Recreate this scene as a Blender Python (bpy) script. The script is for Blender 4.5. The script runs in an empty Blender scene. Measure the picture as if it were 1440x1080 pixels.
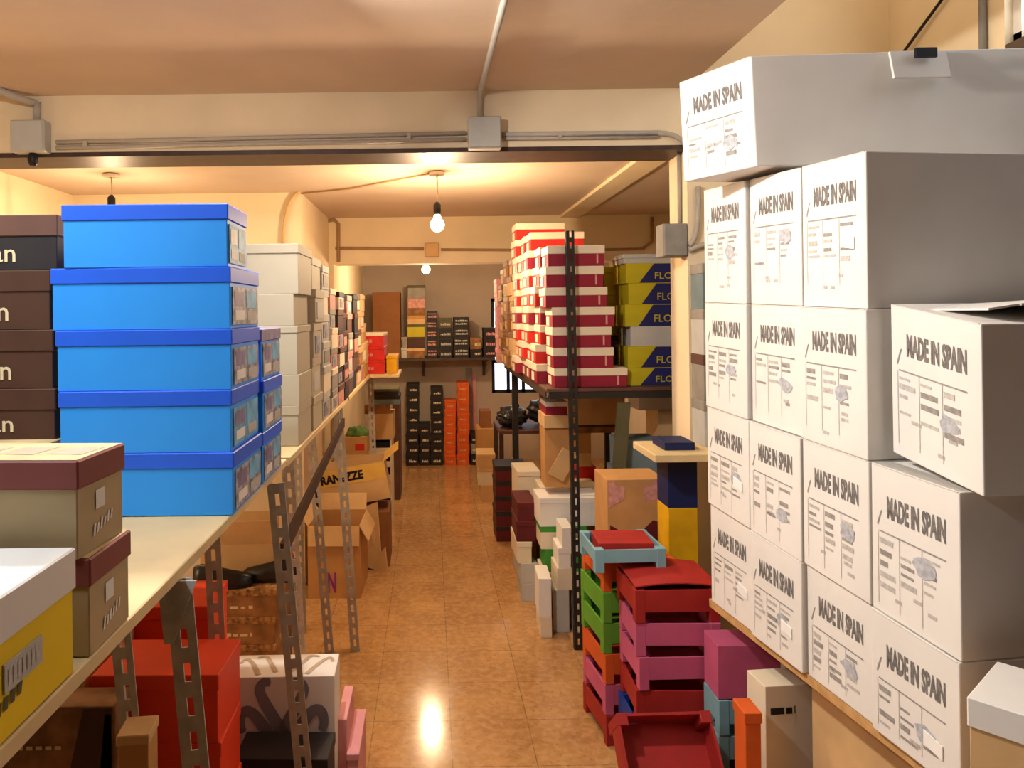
import bpy, bmesh, math, random
from mathutils import Vector, Matrix
random.seed(7)
C = bpy.context.scene.collection
F, VX, VY, H = 1050.0, 605.0, 440.0, 1.6
ROLL = math.radians(0.7)
CR, SR = math.cos(ROLL), math.sin(ROLL)

def P(px, py, Y):
    dx, dy = px - VX, py - VY
    x, y = dx*CR - dy*SR, dx*SR + dy*CR
    return Vector((x*Y/F, Y, H - y*Y/F))

# ------------------------------------------------------------------ materials
def lin(c):
    c /= 255.0
    return c/12.92 if c <= 0.04045 else ((c + 0.055)/1.055)**2.4
def rgb(h):
    if isinstance(h, str):
        h = h.lstrip('#'); h = tuple(int(h[i:i+2], 16) for i in (0, 2, 4))
    return tuple(lin(c) for c in h) + (1.0,)

_mats = {}
def mat(name, col, rough=0.65, var=0.08, scale=14.0, metal=0.0, bump=0.0, bscale=60.0, spec=0.3, col2=None):
    if name in _mats: return _mats[name]
    m = bpy.data.materials.new(name); m.use_nodes = True
    nt = m.node_tree; b = nt.nodes['Principled BSDF']
    b.inputs['Roughness'].default_value = rough
    b.inputs['Metallic'].default_value = metal
    b.inputs['Specular IOR Level'].default_value = spec
    tc = nt.nodes.new('ShaderNodeTexCoord')
    n = nt.nodes.new('ShaderNodeTexNoise'); n.inputs['Scale'].default_value = scale; n.inputs['Detail'].default_value = 4
    nt.links.new(tc.outputs['Object'], n.inputs['Vector'])
    mx = nt.nodes.new('ShaderNodeMix'); mx.data_type = 'RGBA'
    c = rgb(col)
    lo = tuple(max(0, v*(1 - var)) for v in c[:3]) + (1,)
    hi = tuple(min(1, v*(1 + var)) for v in c[:3]) + (1,)
    if col2 is not None: lo, hi = c, rgb(col2)
    mx.inputs['A'].default_value = lo; mx.inputs['B'].default_value = hi
    ramp = nt.nodes.new('ShaderNodeMapRange'); ramp.inputs[1].default_value = .35; ramp.inputs[2].default_value = .65
    nt.links.new(n.outputs['Fac'], ramp.inputs[0]); nt.links.new(ramp.outputs[0], mx.inputs['Factor'])
    nt.links.new(mx.outputs['Result'], b.inputs['Base Color'])
    if bump > 0:
        n2 = nt.nodes.new('ShaderNodeTexNoise'); n2.inputs['Scale'].default_value = bscale; n2.inputs['Detail'].default_value = 3
        nt.links.new(tc.outputs['Object'], n2.inputs['Vector'])
        bp = nt.nodes.new('ShaderNodeBump'); bp.inputs['Strength'].default_value = bump; bp.inputs['Distance'].default_value = .004
        nt.links.new(n2.outputs['Fac'], bp.inputs['Height']); nt.links.new(bp.outputs['Normal'], b.inputs['Normal'])
    _mats[name] = m
    return m

def emit(name, col, strength):
    m = bpy.data.materials.new(name); m.use_nodes = True
    b = m.node_tree.nodes['Principled BSDF']
    b.inputs['Base Color'].default_value = (0.8, 0.8, 0.8, 1)
    b.inputs['Emission Color'].default_value = rgb(col)
    b.inputs['Emission Strength'].default_value = strength
    return m

def floor_mat():
    m = bpy.data.materials.new('terrazzo_tiles'); m.use_nodes = True
    nt = m.node_tree; b = nt.nodes['Principled BSDF']; L = nt.links.new
    tc = nt.nodes.new('ShaderNodeTexCoord')
    mp = nt.nodes.new('ShaderNodeMapping'); mp.inputs['Location'].default_value = (-0.06, 0.07, 0)
    L(tc.outputs['Object'], mp.inputs['Vector'])
    br = nt.nodes.new('ShaderNodeTexBrick'); br.offset = 0; br.squash = 1
    br.inputs['Scale'].default_value = 1; br.inputs['Brick Width'].default_value = .30; br.inputs['Row Height'].default_value = .30
    br.inputs['Mortar Size'].default_value = .0022; br.inputs['Mortar Smooth'].default_value = .3; br.inputs['Bias'].default_value = -.2
    br.inputs['Color1'].default_value = rgb('#c0935f'); br.inputs['Color2'].default_value = rgb('#b48654'); br.inputs['Mortar'].default_value = rgb('#876a4c')
    L(mp.outputs[0], br.inputs['Vector'])
    vo = nt.nodes.new('ShaderNodeTexVoronoi'); vo.inputs['Scale'].default_value = 45
    L(tc.outputs['Object'], vo.inputs['Vector'])
    mr = nt.nodes.new('ShaderNodeMapRange'); mr.inputs[1].default_value = .08; mr.inputs[2].default_value = .35; mr.inputs[3].default_value = .5; mr.inputs[4].default_value = 0
    L(vo.outputs['Distance'], mr.inputs[0])
    hs = nt.nodes.new('ShaderNodeMix'); hs.data_type = 'RGBA'
    L(mr.outputs[0], hs.inputs['Factor']); L(br.outputs['Color'], hs.inputs['A']); hs.inputs['B'].default_value = rgb('#8a6046')
    no = nt.nodes.new('ShaderNodeTexNoise'); no.inputs['Scale'].default_value = 4.0; no.inputs['Detail'].default_value = 9; no.inputs['Roughness'].default_value = .62
    L(tc.outputs['Object'], no.inputs['Vector'])
    mr2 = nt.nodes.new('ShaderNodeMapRange'); mr2.inputs[1].default_value = .42; mr2.inputs[2].default_value = .62; mr2.inputs[3].default_value = 0; mr2.inputs[4].default_value = .55
    L(no.outputs['Fac'], mr2.inputs[0])
    mx = nt.nodes.new('ShaderNodeMix'); mx.data_type = 'RGBA'
    L(mr2.outputs[0], mx.inputs['Factor']); L(hs.outputs['Result'], mx.inputs['A']); mx.inputs['B'].default_value = rgb('#9a6c42')
    n3 = nt.nodes.new('ShaderNodeTexNoise'); n3.inputs['Scale'].default_value = 30; n3.inputs['Detail'].default_value = 5
    L(tc.outputs['Object'], n3.inputs['Vector'])
    mr4 = nt.nodes.new('ShaderNodeMapRange'); mr4.inputs[1].default_value = .45; mr4.inputs[2].default_value = .62; mr4.inputs[3].default_value = 0; mr4.inputs[4].default_value = .3
    L(n3.outputs['Fac'], mr4.inputs[0])
    mx2 = nt.nodes.new('ShaderNodeMix'); mx2.data_type = 'RGBA'
    L(mr4.outputs[0], mx2.inputs['Factor']); L(mx.outputs['Result'], mx2.inputs['A']); mx2.inputs['B'].default_value = rgb('#dcb481')
    L(mx2.outputs['Result'], b.inputs['Base Color'])
    mr3 = nt.nodes.new('ShaderNodeMapRange'); mr3.inputs[1].default_value = .3; mr3.inputs[2].default_value = .7; mr3.inputs[3].default_value = .09; mr3.inputs[4].default_value = .2
    L(no.outputs['Fac'], mr3.inputs[0]); L(mr3.outputs[0], b.inputs['Roughness'])
    b.inputs['Specular IOR Level'].default_value = .5
    bp = nt.nodes.new('ShaderNodeBump'); bp.inputs['Strength'].default_value = .06; bp.inputs['Distance'].default_value = .003
    L(no.outputs['Fac'], bp.inputs['Height']); L(bp.outputs[0], b.inputs['Normal'])
    return m

PLASTER = mat('cream_plaster', '#ead8b6', .85, .05, 3, bump=.25, bscale=25)
CEIL = mat('ceiling_paint', '#d2bda8', .9, .05, 2.5, bump=.3, bscale=18)
GREYWALL = mat('grey_plaster', '#b9aa9c', .9, .05, 2.5, bump=.3, bscale=20)
STEEL = mat('dark_steel', '#4a3a34', .5, .15, 20, metal=.3)
GALV = mat('galvanised_steel', '#bab8b2', .5, .14, 30, metal=.1)
DARKPOST = mat('black_steel', '#2c2722', .55, .12, 20)
RPIPE = mat('painted_conduit', '#a8865e', .6, .06, 20)
PIPE = mat('grey_conduit', '#b5aca0', .5, .05, 20)
JBOX = mat('junction_grey', '#b9b9b2', .5, .03, 20)
BLACK = mat('black_plastic', '#18161a', .45, .1, 20)
BULBGLASS = emit('lit_bulb', '#ffe0b0', 14)
PINE = mat('pine_board', '#d9c08f', .6, .1, 5, bump=.15, bscale=12)
CHIP = mat('chipboard', '#c69a62', .75, .12, 40)
CARD = mat('brown_cardboard', '#bd8d57', .8, .07, 10, bump=.1)
CARD2 = mat('light_cardboard', '#d2ac79', .8, .06, 10, bump=.1)
CARDD = mat('dark_cardboard', '#8a5a34', .8, .08, 10)
WHITE = mat('white_card', '#e6e2dc', .6, .025, 8)
WHITE2 = mat('warm_white_card', '#e0d3ba', .65, .03, 8)
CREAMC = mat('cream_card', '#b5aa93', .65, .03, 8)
GREYW = mat('grey_white_card', '#b9b8b3', .65, .05, 12)
INK = mat('grey_ink', '#77726f', .7, .25, 90)
INKL = mat('pale_ink', '#bcb7b2', .7, .15, 120)
STAMP = mat('blue_grey_stamp', '#b3b5bb', .6, .2, 90)
BLUE = mat('blue_card', '#309aff', .5, .04, 4)
BLUELID = mat('blue_lid', '#2462ea', .5, .05, 6)
LBLUE = mat('pale_blue_print', '#6fb0d8', .55, .25, 30)
PURPLE = mat('mauve_print', '#82799e', .5, .25, 35)
NAVY = mat('navy_card', '#23265f', .55, .08, 10)
NAVYD = mat('dark_blue_card', '#15204e', .55, .08, 10)
YELL = mat('yellow_card', '#f2cf10', .5, .04, 8)
YELLD = mat('ochre_yellow_card', '#d8a512', .55, .12, 9)
LIME = mat('lime_yellow_card', '#b9ac1c', .55, .06, 10)
DBROWN = mat('dark_brown_card', '#4a3024', .6, .12, 10)
DBROWN2 = mat('umber_lid', '#5f4238', .6, .1, 10)
PRINTB = mat('printed_brown_card', '#8d643c', .7, .3, 16)
BEIGE = mat('beige_card', '#b39d75', .65, .07, 10)
BEIGED = mat('tan_lid_top', '#cdb688', .65, .12, 14)
MAROONL = mat('maroon_brown_lid', '#84453f', .55, .06, 12)
MAROON = mat('maroon_card', '#8c1f35', .5, .07, 10)
MAROOND = mat('dark_maroon_card', '#5c1c20', .55, .1, 10)
REDO = mat('orange_red_card', '#e8421f', .5, .04, 8)
RED = mat('red_card', '#c52a22', .5, .12, 16)
CRED = mat('red_crate_card', '#a02622', .6, .1, 12)
CPINK = mat('pink_crate_card', '#c2597c', .6, .06, 10)
CGREEN = mat('green_crate_card', '#5f9a2f', .6, .06, 10)
CORANGE = mat('orange_crate_card', '#cf5a22', .6, .07, 10)
CBLUE = mat('blue_crate_card', '#1d3a8e', .6, .08, 10)
CLBLUE = mat('pale_blue_crate_card', '#7ba3ad', .6, .06, 10)
ORANGE = mat('orange_card', '#d85f24', .6, .1, 14)
NEARBLK = mat('near_black_card', '#2a2526', .6, .15, 14)
GREEN = mat('green_card', '#3f8f34', .6, .08, 10)
PINK = mat('pink_card', '#d9959a', .6, .08, 12)
ROSE = mat('rose_print', '#c98f84', .6, .2, 45)
TEAL = mat('grey_teal_card', '#6d8085', .65, .1, 10)
GREYC = mat('grey_card', '#8f8a82', .65, .12, 14)
OLIVE = mat('olive_board', '#57533a', .7, .1, 10)
BAG = mat('black_bag_plastic', '#1e2024', .3, .2, 12, spec=.5)
CREAMTXT = mat('cream_print', '#d8c9a4', .6, .05, 30)
SWAN = mat('swan_grey_print', '#85828a', .6, .04, 20)
TANP = mat('tan_print', '#b6a48c', .6, .1, 30)
PURPLEINK = mat('purple_print', '#8a2f86', .6, .05, 30)
STRING = mat('white_cord', '#cbb89a', .7, .05, 30)
MIX = mat('patterned_print', '#6a6c78', .5, .1, 34, col2='#c9c4c8')
BRNP = mat('mottled_brown_print', '#5e3d22', .6, .1, 40, col2='#b88a54')
LEATHER = mat('black_leather', '#151314', .35, .1, 30, spec=.5)

# ------------------------------------------------------------------ mesh helpers
class M:
    def __init__(s): s.bm = bmesh.new()
    def box(s, lo, hi, mi=0, bev=0.0, mtx=None):
        r = bmesh.ops.create_cube(s.bm, size=1.0); vs = r['verts']
        lo, hi = Vector(lo), Vector(hi); c = (lo + hi)/2; d = hi - lo
        for v in vs: v.co = Vector((v.co.x*d.x, v.co.y*d.y, v.co.z*d.z)) + c
        if mtx is not None:
            for v in vs: v.co = mtx @ v.co
        for f in {f for v in vs for f in v.link_faces}: f.material_index = mi
        if bev > 0:
            es = list({e for v in vs for e in v.link_edges})
            bmesh.ops.bevel(s.bm, geom=es, offset=bev, segments=1, affect='EDGES', profile=.5)
        return s
    def hexa(s, bot, top, mi=0, bev=0.0):
        vs = [s.bm.verts.new(p) for p in list(bot) + list(top)]
        fs = [(3,2,1,0), (4,5,6,7), (0,1,5,4), (1,2,6,5), (2,3,7,6), (3,0,4,7)]
        for f in fs:
            s.bm.faces.new([vs[i] for i in f]).material_index = mi
        bmesh.ops.recalc_face_normals(s.bm, faces=list({f for v in vs for f in v.link_faces}))
        if bev > 0:
            bmesh.ops.bevel(s.bm, geom=list({e for v in vs for e in v.link_edges}), offset=bev, segments=2, affect='EDGES', profile=.5)
        return s
    def poly(s, pts, mi=0):
        vs = [s.bm.verts.new(p) for p in pts]
        f = s.bm.faces.new(vs); f.material_index = mi
        return s
    def polys(s, verts, faces, mi, fn):
        vs = [s.bm.verts.new(fn(x, y)) for x, y in verts]
        for f in faces:
            try: s.bm.faces.new([vs[i] for i in f]).material_index = mi
            except ValueError: pass
        return s
    def tube(s, pts, r, mi=0, n=8, caps=True):
        pts = [Vector(p) for p in pts]; rings = []
        prev = None
        for i, p in enumerate(pts):
            t = (pts[min(i+1, len(pts)-1)] - pts[max(i-1, 0)]).normalized()
            if prev is None:
                a = Vector((0, 0, 1)) if abs(t.z) < .9 else Vector((1, 0, 0))
                u = t.cross(a).normalized()
            else:
                u = (prev - t*prev.dot(t)).normalized()
            prev = u; w = t.cross(u)
            rr = r[i] if isinstance(r, (list, tuple)) else r
            rings.append([s.bm.verts.new(p + (u*math.cos(2*math.pi*k/n) + w*math.sin(2*math.pi*k/n))*rr) for k in range(n)])
        for a, b in zip(rings, rings[1:]):
            for k in range(n):
                f = s.bm.faces.new((a[k], a[(k+1) % n], b[(k+1) % n], b[k])); f.material_index = mi; f.smooth = True
        if caps:
            s.bm.faces.new(rings[0][::-1]).material_index = mi; s.bm.faces.new(rings[-1]).material_index = mi
        return s
    def lathe(s, prof, c, mi=0, n=16):
        rings = [[s.bm.verts.new((c[0] + r*math.cos(2*math.pi*k/n), c[1] + r*math.sin(2*math.pi*k/n), c[2] + z)) for k in range(n)] for r, z in prof]
        for a, b in zip(rings, rings[1:]):
            for k in range(n):
                f = s.bm.faces.new((a[k], a[(k+1) % n], b[(k+1) % n], b[k])); f.material_index = mi; f.smooth = True
        s.bm.faces.new(rings[0][::-1]).material_index = mi; s.bm.faces.new(rings[-1]).material_index = mi
        return s
    def mesh(s, name, mats):
        me = bpy.data.meshes.new(name); s.bm.to_mesh(me); s.bm.free()
        for m in (mats if isinstance(mats, (list, tuple)) else [mats]): me.materials.append(m)
        return me
    def build(s, name, mats, parent=None, loc=(0, 0, 0), rot=(0, 0, 0)):
        return link(name, s.mesh(name, mats), parent, loc, rot)

def link(name, me, parent=None, loc=(0, 0, 0), rot=(0, 0, 0)):
    o = bpy.data.objects.new(name, me); C.objects.link(o)
    o.location = loc; o.rotation_euler = rot
    if parent: o.parent = parent
    return o

ALL_LABELS = {}
def tag(o, label, cat, group=None):
    n = len(label.split())
    if not 4 <= n <= 16: print('LABEL LENGTH', n, label)
    if label in ALL_LABELS: print('DUPLICATE LABEL', label)
    ALL_LABELS[label] = 1
    o['label'] = label; o['category'] = cat
    if group: o['group'] = group
    return o
def thing(name, label, cat, loc=(0, 0, 0), rz=0.0, group=None):
    o = bpy.data.objects.new(name, None); C.objects.link(o)
    o.empty_display_size = .05
    o.location = loc; o.rotation_euler = (0, 0, rz)
    return tag(o, label, cat, group)
def struct(o): o['kind'] = 'structure'; return o

_txt = {}
def text2d(s, bold=0.0):
    k = (s, bold)
    if k in _txt: return _txt[k]
    cu = bpy.data.curves.new('t', 'FONT'); cu.body = s; cu.size = 1.0; cu.offset = bold; cu.resolution_u = 2
    o = bpy.data.objects.new('t', cu); C.objects.link(o)
    bpy.context.view_layer.update()
    dg = bpy.context.evaluated_depsgraph_get()
    me = bpy.data.meshes.new_from_object(o.evaluated_get(dg))
    v = [(p.co.x, p.co.y) for p in me.vertices]; f = [tuple(p.vertices) for p in me.polygons]
    x0 = min(a for a, _ in v); x1 = max(a for a, _ in v); y0 = min(b for _, b in v); y1 = max(b for _, b in v)
    v = [((a - x0)/(x1 - x0), (b - y0)/(y1 - y0)) for a, b in v]
    bpy.data.objects.remove(o); bpy.data.curves.remove(cu); bpy.data.meshes.remove(me)
    _txt[k] = (v, f)
    return _txt[k]

ORD = ['', 'second', 'third', 'fourth', 'fifth', 'sixth', 'seventh', 'eighth', 'ninth', 'tenth']
def posn(i, n):        # i counted from the top
    if n == 1: return 'single'
    if i == 0: return 'topmost'
    if i == n - 1: return 'lowest'
    if i <= n//2: return ORD[i] + ' from top'
    return ORD[n - 1 - i] + ' from bottom'

# ------------------------------------------------------------------ boxes
_bm = {}
def face_fn(face, L, D, e=.0012):
    if face == 'front': return lambda u, v: (u - L/2, -D/2 - e, v)
    if face == 'right': return lambda u, v: (L/2 + e, -D/2 + u, v)
    if face == 'left': return lambda u, v: (-L/2 - e, D/2 - u, v)
    return lambda u, v: (u - L/2, -D/2 + v, 0)

def rect(m, fn, u0, u1, v0, v1, mi):
    m.poly([fn(u0, v0), fn(u1, v0), fn(u1, v1), fn(u0, v1)], mi)

def shoe_box(label, x0, x1, y0, D, z0, Hh, body, lid=None, lidh=.03, yaw=0.0, group=None, name='shoe_box', cat='box',
             printing=None, stickers=(), lidmats=None, lidprint=None):
    """body + lid under an Empty at the base centre; front faces -Y"""
    L = x1 - x0
    root = thing(name, label, cat, ((x0 + x1)/2, y0 + D/2, z0), yaw, group)
    key = (round(L, 4), round(D, 4), round(Hh, 4), body.name, lid.name if lid else '', round(lidh, 4), id(printing))
    ins = .003 if lid else 0
    m = M(); m.box((-L/2 + ins, -D/2 + ins, 0), (L/2 - ins, D/2 - ins, Hh - .003 if lid else Hh), 0, .0015)
    mats = [body]
    if printing: mats += printing(m, L - 2*ins, D - 2*ins, Hh)
    m.build('body', mats, root)
    if lid:
        m = M(); m.box((-L/2, -D/2, Hh - lidh), (L/2, D/2, Hh), 0, .002)
        lm = [lid]
        if lidprint: lm += lidprint(m, L, D, Hh, lidh)
        m.build('lid', lm, root)
    for st in stickers:
        nm, face, u0, u1, v0, v1, sm = st[:7]
        fn = face_fn(face, L - 2*ins, D - 2*ins, .0012)
        m = M()
        base = [Vector(fn(u0, v0)), Vector(fn(u1, v0)), Vector(fn(u1, v1)), Vector(fn(u0, v1))]
        nrm = {'front': Vector((0, -1, 0)), 'right': Vector((1, 0, 0)), 'left': Vector((-1, 0, 0))}[face]
        m.hexa([b - nrm*.0006 for b in base], [b + nrm*.0012 for b in base])
        sms = [sm]
        if len(st) > 7:
            sms += st[7](m, lambda u, v, fn=fn: Vector(fn(u, v)) + nrm*.0018, u0, u1, v0, v1)
        m.build(nm, sms, root)
    return root

def ptext(s, face, u0, u1, v0, v1, mt, bold=.0):
    def f(m, L, D, Hh):
        fn = face_fn(face, L, D, .0015)
        W = L if face == 'front' else D
        v, fc = text2d(s, bold)
        m.polys(v, fc, 1, lambda a, b: fn(W*(u0 + (u1 - u0)*a), Hh*(v0 + (v1 - v0)*b)))
        return [mt]
    return f
def plines(face, rows, mt, u0=.2, u1=.8, th=.12):
    """rows of small print strokes"""
    def f(m, L, D, Hh):
        fn = face_fn(face, L, D, .0015); W = L if face == 'front' else D
        for r in rows:
            u = u0
            while u < u1:
                w = random.uniform(.04, .14)
                rect(m, fn, W*u, W*min(u + w, u1), Hh*r, Hh*(r + th*random.uniform(.6, 1)), 1)
                u += w + random.uniform(.02, .05)
        return [mt]
    return f

def zs(px, tops, Y):
    return [P(px, t, Y).z for t in tops]

def pstack(desc, where, px0, px1, tops, Y, D, items, group, z0=None, jit=.006, yj=.012, cat='box', name='shoe_box', lidh=.028, shift=None):
    """stack of boxes; tops = picture rows of the box tops then the bottom; items top-down"""
    z = zs((px0 + px1)/2, tops, Y)
    if z0 is not None:
        z[-1] = z0
    n = len(items)
    out = []
    for i, it in enumerate(items):
        d = it.get('desc', desc)
        sx = (shift[i] if shift else random.uniform(-jit, jit))
        a = P(px0, (tops[i] + tops[i+1])/2, Y).x + sx; b = P(px1, (tops[i] + tops[i+1])/2, Y).x + sx
        lab = it.get('label') or f'{d}, {posn(i, n)} of {where}'
        out.append(shoe_box(lab, a, b, Y + random.uniform(0, .006), D, z[i+1], z[i] - z[i+1], it['body'], it.get('lid'), it.get('lidh', min(lidh, (z[i]-z[i+1])*.35)),
                 random.uniform(-yj, yj), group, it.get('name', name), it.get('cat', cat), it.get('print'), it.get('stickers', ()), None, it.get('lidprint')))
    return out

# ------------------------------------------------------------------ the setting
def sbox(name, lo, hi, m): return struct(M().box(lo, hi).build(name, m))
CZ, CZ2, BY0, BY1, BZ = 2.535, 2.32, 3.15, 3.38, 2.275
B2Y, B2Z, BACK = 5.6, 1.973, 8.25
sbox('floor', (-2.4, -4.7, -.1), (2.3, BACK, 0), floor_mat())
sbox('ceiling', (-2.4, -4.7, CZ), (1.09, BY1, 3.5), CEIL)
sbox('ceiling', (1.09, -4.7, 3.4), (2.3, BY1, 3.5), PLASTER)
sbox('ceiling', (-2.4, BY1, CZ2), (2.3, BACK, 2.6), CEIL)
BOUNCE_CUT = mat('bounce_cut_brown', '#57493e', .8, .08, 4)  # dark tone for unseen wall parts, set to cut bounce light on carton sides
sbox('wall_left', (-2.4, -4.7, 0), (-2.1, 1.0, 3.5), BOUNCE_CUT)
sbox('wall_left', (-2.4, 1.0, 0), (-2.1, BACK, 3.5), PLASTER)
sbox('wall_front', (-2.1, -4.7, 0), (1.95, -4.5, 3.5), BOUNCE_CUT)
sbox('wall_back', (-.72, BACK - .15, 0), (.66, BACK, CZ2), GREYWALL)
sbox('wall_back', (.66, BACK - .15, 0), (1.35, BACK, .72), GREYWALL)
sbox('wall_back', (.66, BACK - .15, 1.75), (1.35, BACK, CZ2), GREYWALL)
sbox('wall_back', (1.35, BACK - .15, 0), (2.0, BACK, CZ2), GREYWALL)
sbox('wall_right', (1.95, BY1, 0), (2.3, BACK, CZ2), PLASTER)
# right wall of the front bay, pierced by a high window
WY0, WY1, WZ0, WZ1 = 1.15, 2.52, 2.48, 3.15
sbox('wall_right', (1.95, -4.7, 0), (2.3, WY0, 3.4), BOUNCE_CUT)
sbox('wall_right', (1.95, WY1, 0), (2.3, BY1, 3.4), PLASTER)
sbox('wall_right', (1.95, WY0, 0), (2.3, WY1, WZ0), BOUNCE_CUT)
sbox('wall_right', (1.95, WY0, WZ1), (2.3, WY1, 3.4), PLASTER)
# pier and infill right of the aisle, lintel beams
sbox('wall_middle', (1.09, BY0, 0), (1.95, BY1, 3.4), PLASTER)
sbox('trim_1', (-2.1, BY0, BZ + .02), (1.09, BY1, CZ), PLASTER)
sbox('trim_2', (-2.1, BY0 - .004, BZ), (1.09, BY1, BZ + .02), STEEL)
sbox('wall_left', (-2.1, 4.4, 0), (-.755, B2Y, CZ2), PLASTER)
sbox('wall_left', (-2.1, B2Y, 0), (-.72, BACK, CZ2), PLASTER)
sbox('trim_3', (-.755, B2Y, B2Z), (1.95, B2Y + .2, CZ2), PLASTER)
sbox('trim_4', (.98, BY1, CZ2 - .02), (1.12, B2Y, CZ2), PLASTER)
# windows
def window(name, lo, hi, axis, nv, nh, fm, gm):
    lo, hi = Vector(lo), Vector(hi)
    m = M(); t = .035
    a = 0 if axis == 'x' else 1
    def bar(u0, u1, z0, z1):
        l, h = Vector(lo), Vector(hi); l[a], h[a] = u0, u1; l.z, h.z = z0, z1; m.box(l, h)
    bar(lo[a], hi[a], lo.z, lo.z + t); bar(lo[a], hi[a], hi.z - t, hi.z)
    for k in range(nv + 1):
        u = lo[a] + (hi[a] - lo[a] - t)*k/nv; bar(u, u + t, lo.z, hi.z)
    for k in range(1, nh):
        z = lo.z + (hi.z - lo.z)*k/nh; bar(lo[a], hi[a], z - t/2, z + t/2)
    w = struct(m.build(name, fm))
    b = 1 - a; g = M(); l, h = Vector(lo), Vector(hi); c = (lo[b] + hi[b])/2; l[b], h[b] = c - .003, c + .003
    g.box(l, h); g.build('pane', gm, w)
    return w
DAY = emit('daylight_pane', '#e8f2ff', 3.0)
DAY2 = emit('frosted_daylight_pane', '#dcebff', 2.2)
window('window_1', (1.98, WY0, WZ0), (2.03, WY1, WZ1), 'y', 3, 1, WHITE, DAY)
window('window_2', (.66, BACK - .12, .72), (1.35, BACK - .06, 1.75), 'x', 4, 3, mat('window_iron', '#1d2026', .5), DAY2)

# conduits and junction boxes on the beams
def conduit(label, pts, r=.011, m=PIPE, name='conduit_pipe', clips=()):
    t = thing(name, label, 'pipe', pts[0])
    o = Vector(pts[0])
    M().tube([Vector(p) - o for p in pts], r).build('tube', m, t)
    for c in clips:
        q = Vector(c) - o
        M().box(q - Vector((.008, .012, .013)), q + Vector((.008, .009, .013))).build('clip', m, t)
    return t
def bend(a, b, c, n=6):
    a, b, c = Vector(a), Vector(b), Vector(c)
    return [a*(1-t)**2 + b*2*t*(1-t) + c*t*t for t in [i/n for i in range(n+1)]]
yb = BY0 - .0095
def PB(px, py): return P(px, py, yb)
jb = []
def junction(label, px0, px1, py0, py1, Y, m=JBOX, dep=.06):
    a, b = P(px0, py1, Y), P(px1, py0, Y)
    t = thing('junction_box', label, 'junction box', ((a.x+b.x)/2, Y, (a.z+b.z)/2))
    w, h = (b.x-a.x)/2, (b.z-a.z)/2
    M().box((-w, -dep, -h), (w, 0, h), 0, .004).build('housing', m, t)
    M().box((-w + .004, -dep - .006, -h + .004), (w - .004, -dep + .0005, h - .004), 0, .003).build('cover', m, t)
    return t
junction('grey square junction box in the middle of the front beam', 658, 703, 168, 213, BY0)
jleft = junction('grey square junction box at the left end of the front beam', 25, 72, 173, 218, BY0)
jleft['hz'] = (P(25, 173, BY0).z - P(72, 218, BY0).z)/2
a0, a1 = PB(77, 203), PB(658, 192)
conduit('upper grey conduit between the two junction boxes on the front beam', [PB(79, 200), PB(655, 187)], .009, clips=(PB(121, 203), PB(575, 192)))
conduit('lower grey conduit between the two junction boxes on the front beam', [PB(79, 208), PB(655, 196)], .009)
conduit('grey conduit running right from middle junction box and bending down at the pier', [PB(706, 189), PB(925, 187)] + bend(PB(925, 187), PB(966, 187), PB(970, 222)) , .011, clips=(PB(787, 190),))
conduit('thin grey conduit below it, right of the middle junction box', [PB(706, 195), PB(925, 193)], .007)
cz = CZ - .009
tp = PB(675, 132)
conduit('grey conduit rising from middle junction box and crossing the front ceiling', [PB(675, 166), (tp.x, yb, cz - .03), (tp.x, yb - .03, cz), (tp.x + .02, 1.6, cz)], .011)
l0 = PB(52, 171)
conduit('grey conduit curving up from left junction box onto the ceiling', [l0] + bend((l0.x, yb, l0.z + .08), (l0.x - .01, yb, cz - .03), (l0.x - .1, yb - .12, cz)) + [(l0.x - .32, yb - .35, cz), (l0.x - .6, yb - .5, cz)], .016)
M().lathe([(.012, -.052), (.02, -.037), (.02, -.01), (.012, .002)], (.008, -.03, -jleft['hz'])).build('cable_gland', BLACK, jleft)
del jleft['hz']
# conduit and box on the pier
conduit('grey conduit running down the pier edge beside the yellow and navy boxes', [Vector((1.08, 3.22, BZ - .001)), Vector((1.08, 3.22, 1.96))], .009)
t = thing('junction_box', 'grey junction box fixed on the pier above the navy boxes', 'junction box', (1.0905, 3.2, 1.895))
M().box((-.105, -.05, -.07), (0, .05, .07), 0, .004).build('housing', GREYC, t)
M().box((-.101, -.058, -.066), (-.004, -.0495, .066), 0, .003).build('cover', GREYC, t)
conduit('grey conduit looping from pier junction box behind the white cartons', bend(P(969, 345, BY0 - .012), P(984, 340, BY0 - .012), P(982, 262, BY0 - .012)), .011)
conduit('second grey conduit leaving the pier junction box sideways', bend(P(969, 352, BY0 - .012), P(985, 345, BY0 - .012), P(1010, 338, BY0 - .012)), .011)
# back beam
y2 = B2Y - .009
junction('small cream junction box on the rear beam behind the bulb', 598, 617, 342, 362, B2Y, CARD2, .04)
conduit('grey conduit along the rear beam left of its junction box', [P(472, 349, y2), P(596, 350, y2)], .012, RPIPE)
conduit('grey conduit along the rear beam right of its junction box', [P(620, 351, y2), P(800, 352, y2), P(905, 350, y2)], .010, RPIPE)
conduit('grey conduit bending down the left end of rear beam', [P(455, 312, y2), P(470, 309, y2), P(476, 315, y2), P(476, 368, y2)], .013, RPIPE)
conduit('grey conduit dropping from ceiling at right of rear beam', [P(917, 305, y2), P(917, 340, y2), P(905, 349, y2)], .012, RPIPE)
conduit('thin cable arching up the left wall beyond the white boxes', bend(P(398, 345, 4.385), P(398, 275, 4.385), P(425, 268, 4.385)), .008, CARD2, 'wall_cable')
conduit('thin cable slung across rear ceiling from wall corner to lamp', [Vector((-.75, 4.39, CZ2 - .008)), Vector((-.45, 4.25, CZ2 - .008)), Vector((.03, 3.80, CZ2 - .008))], .005, RPIPE, 'ceiling_cable')
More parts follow.
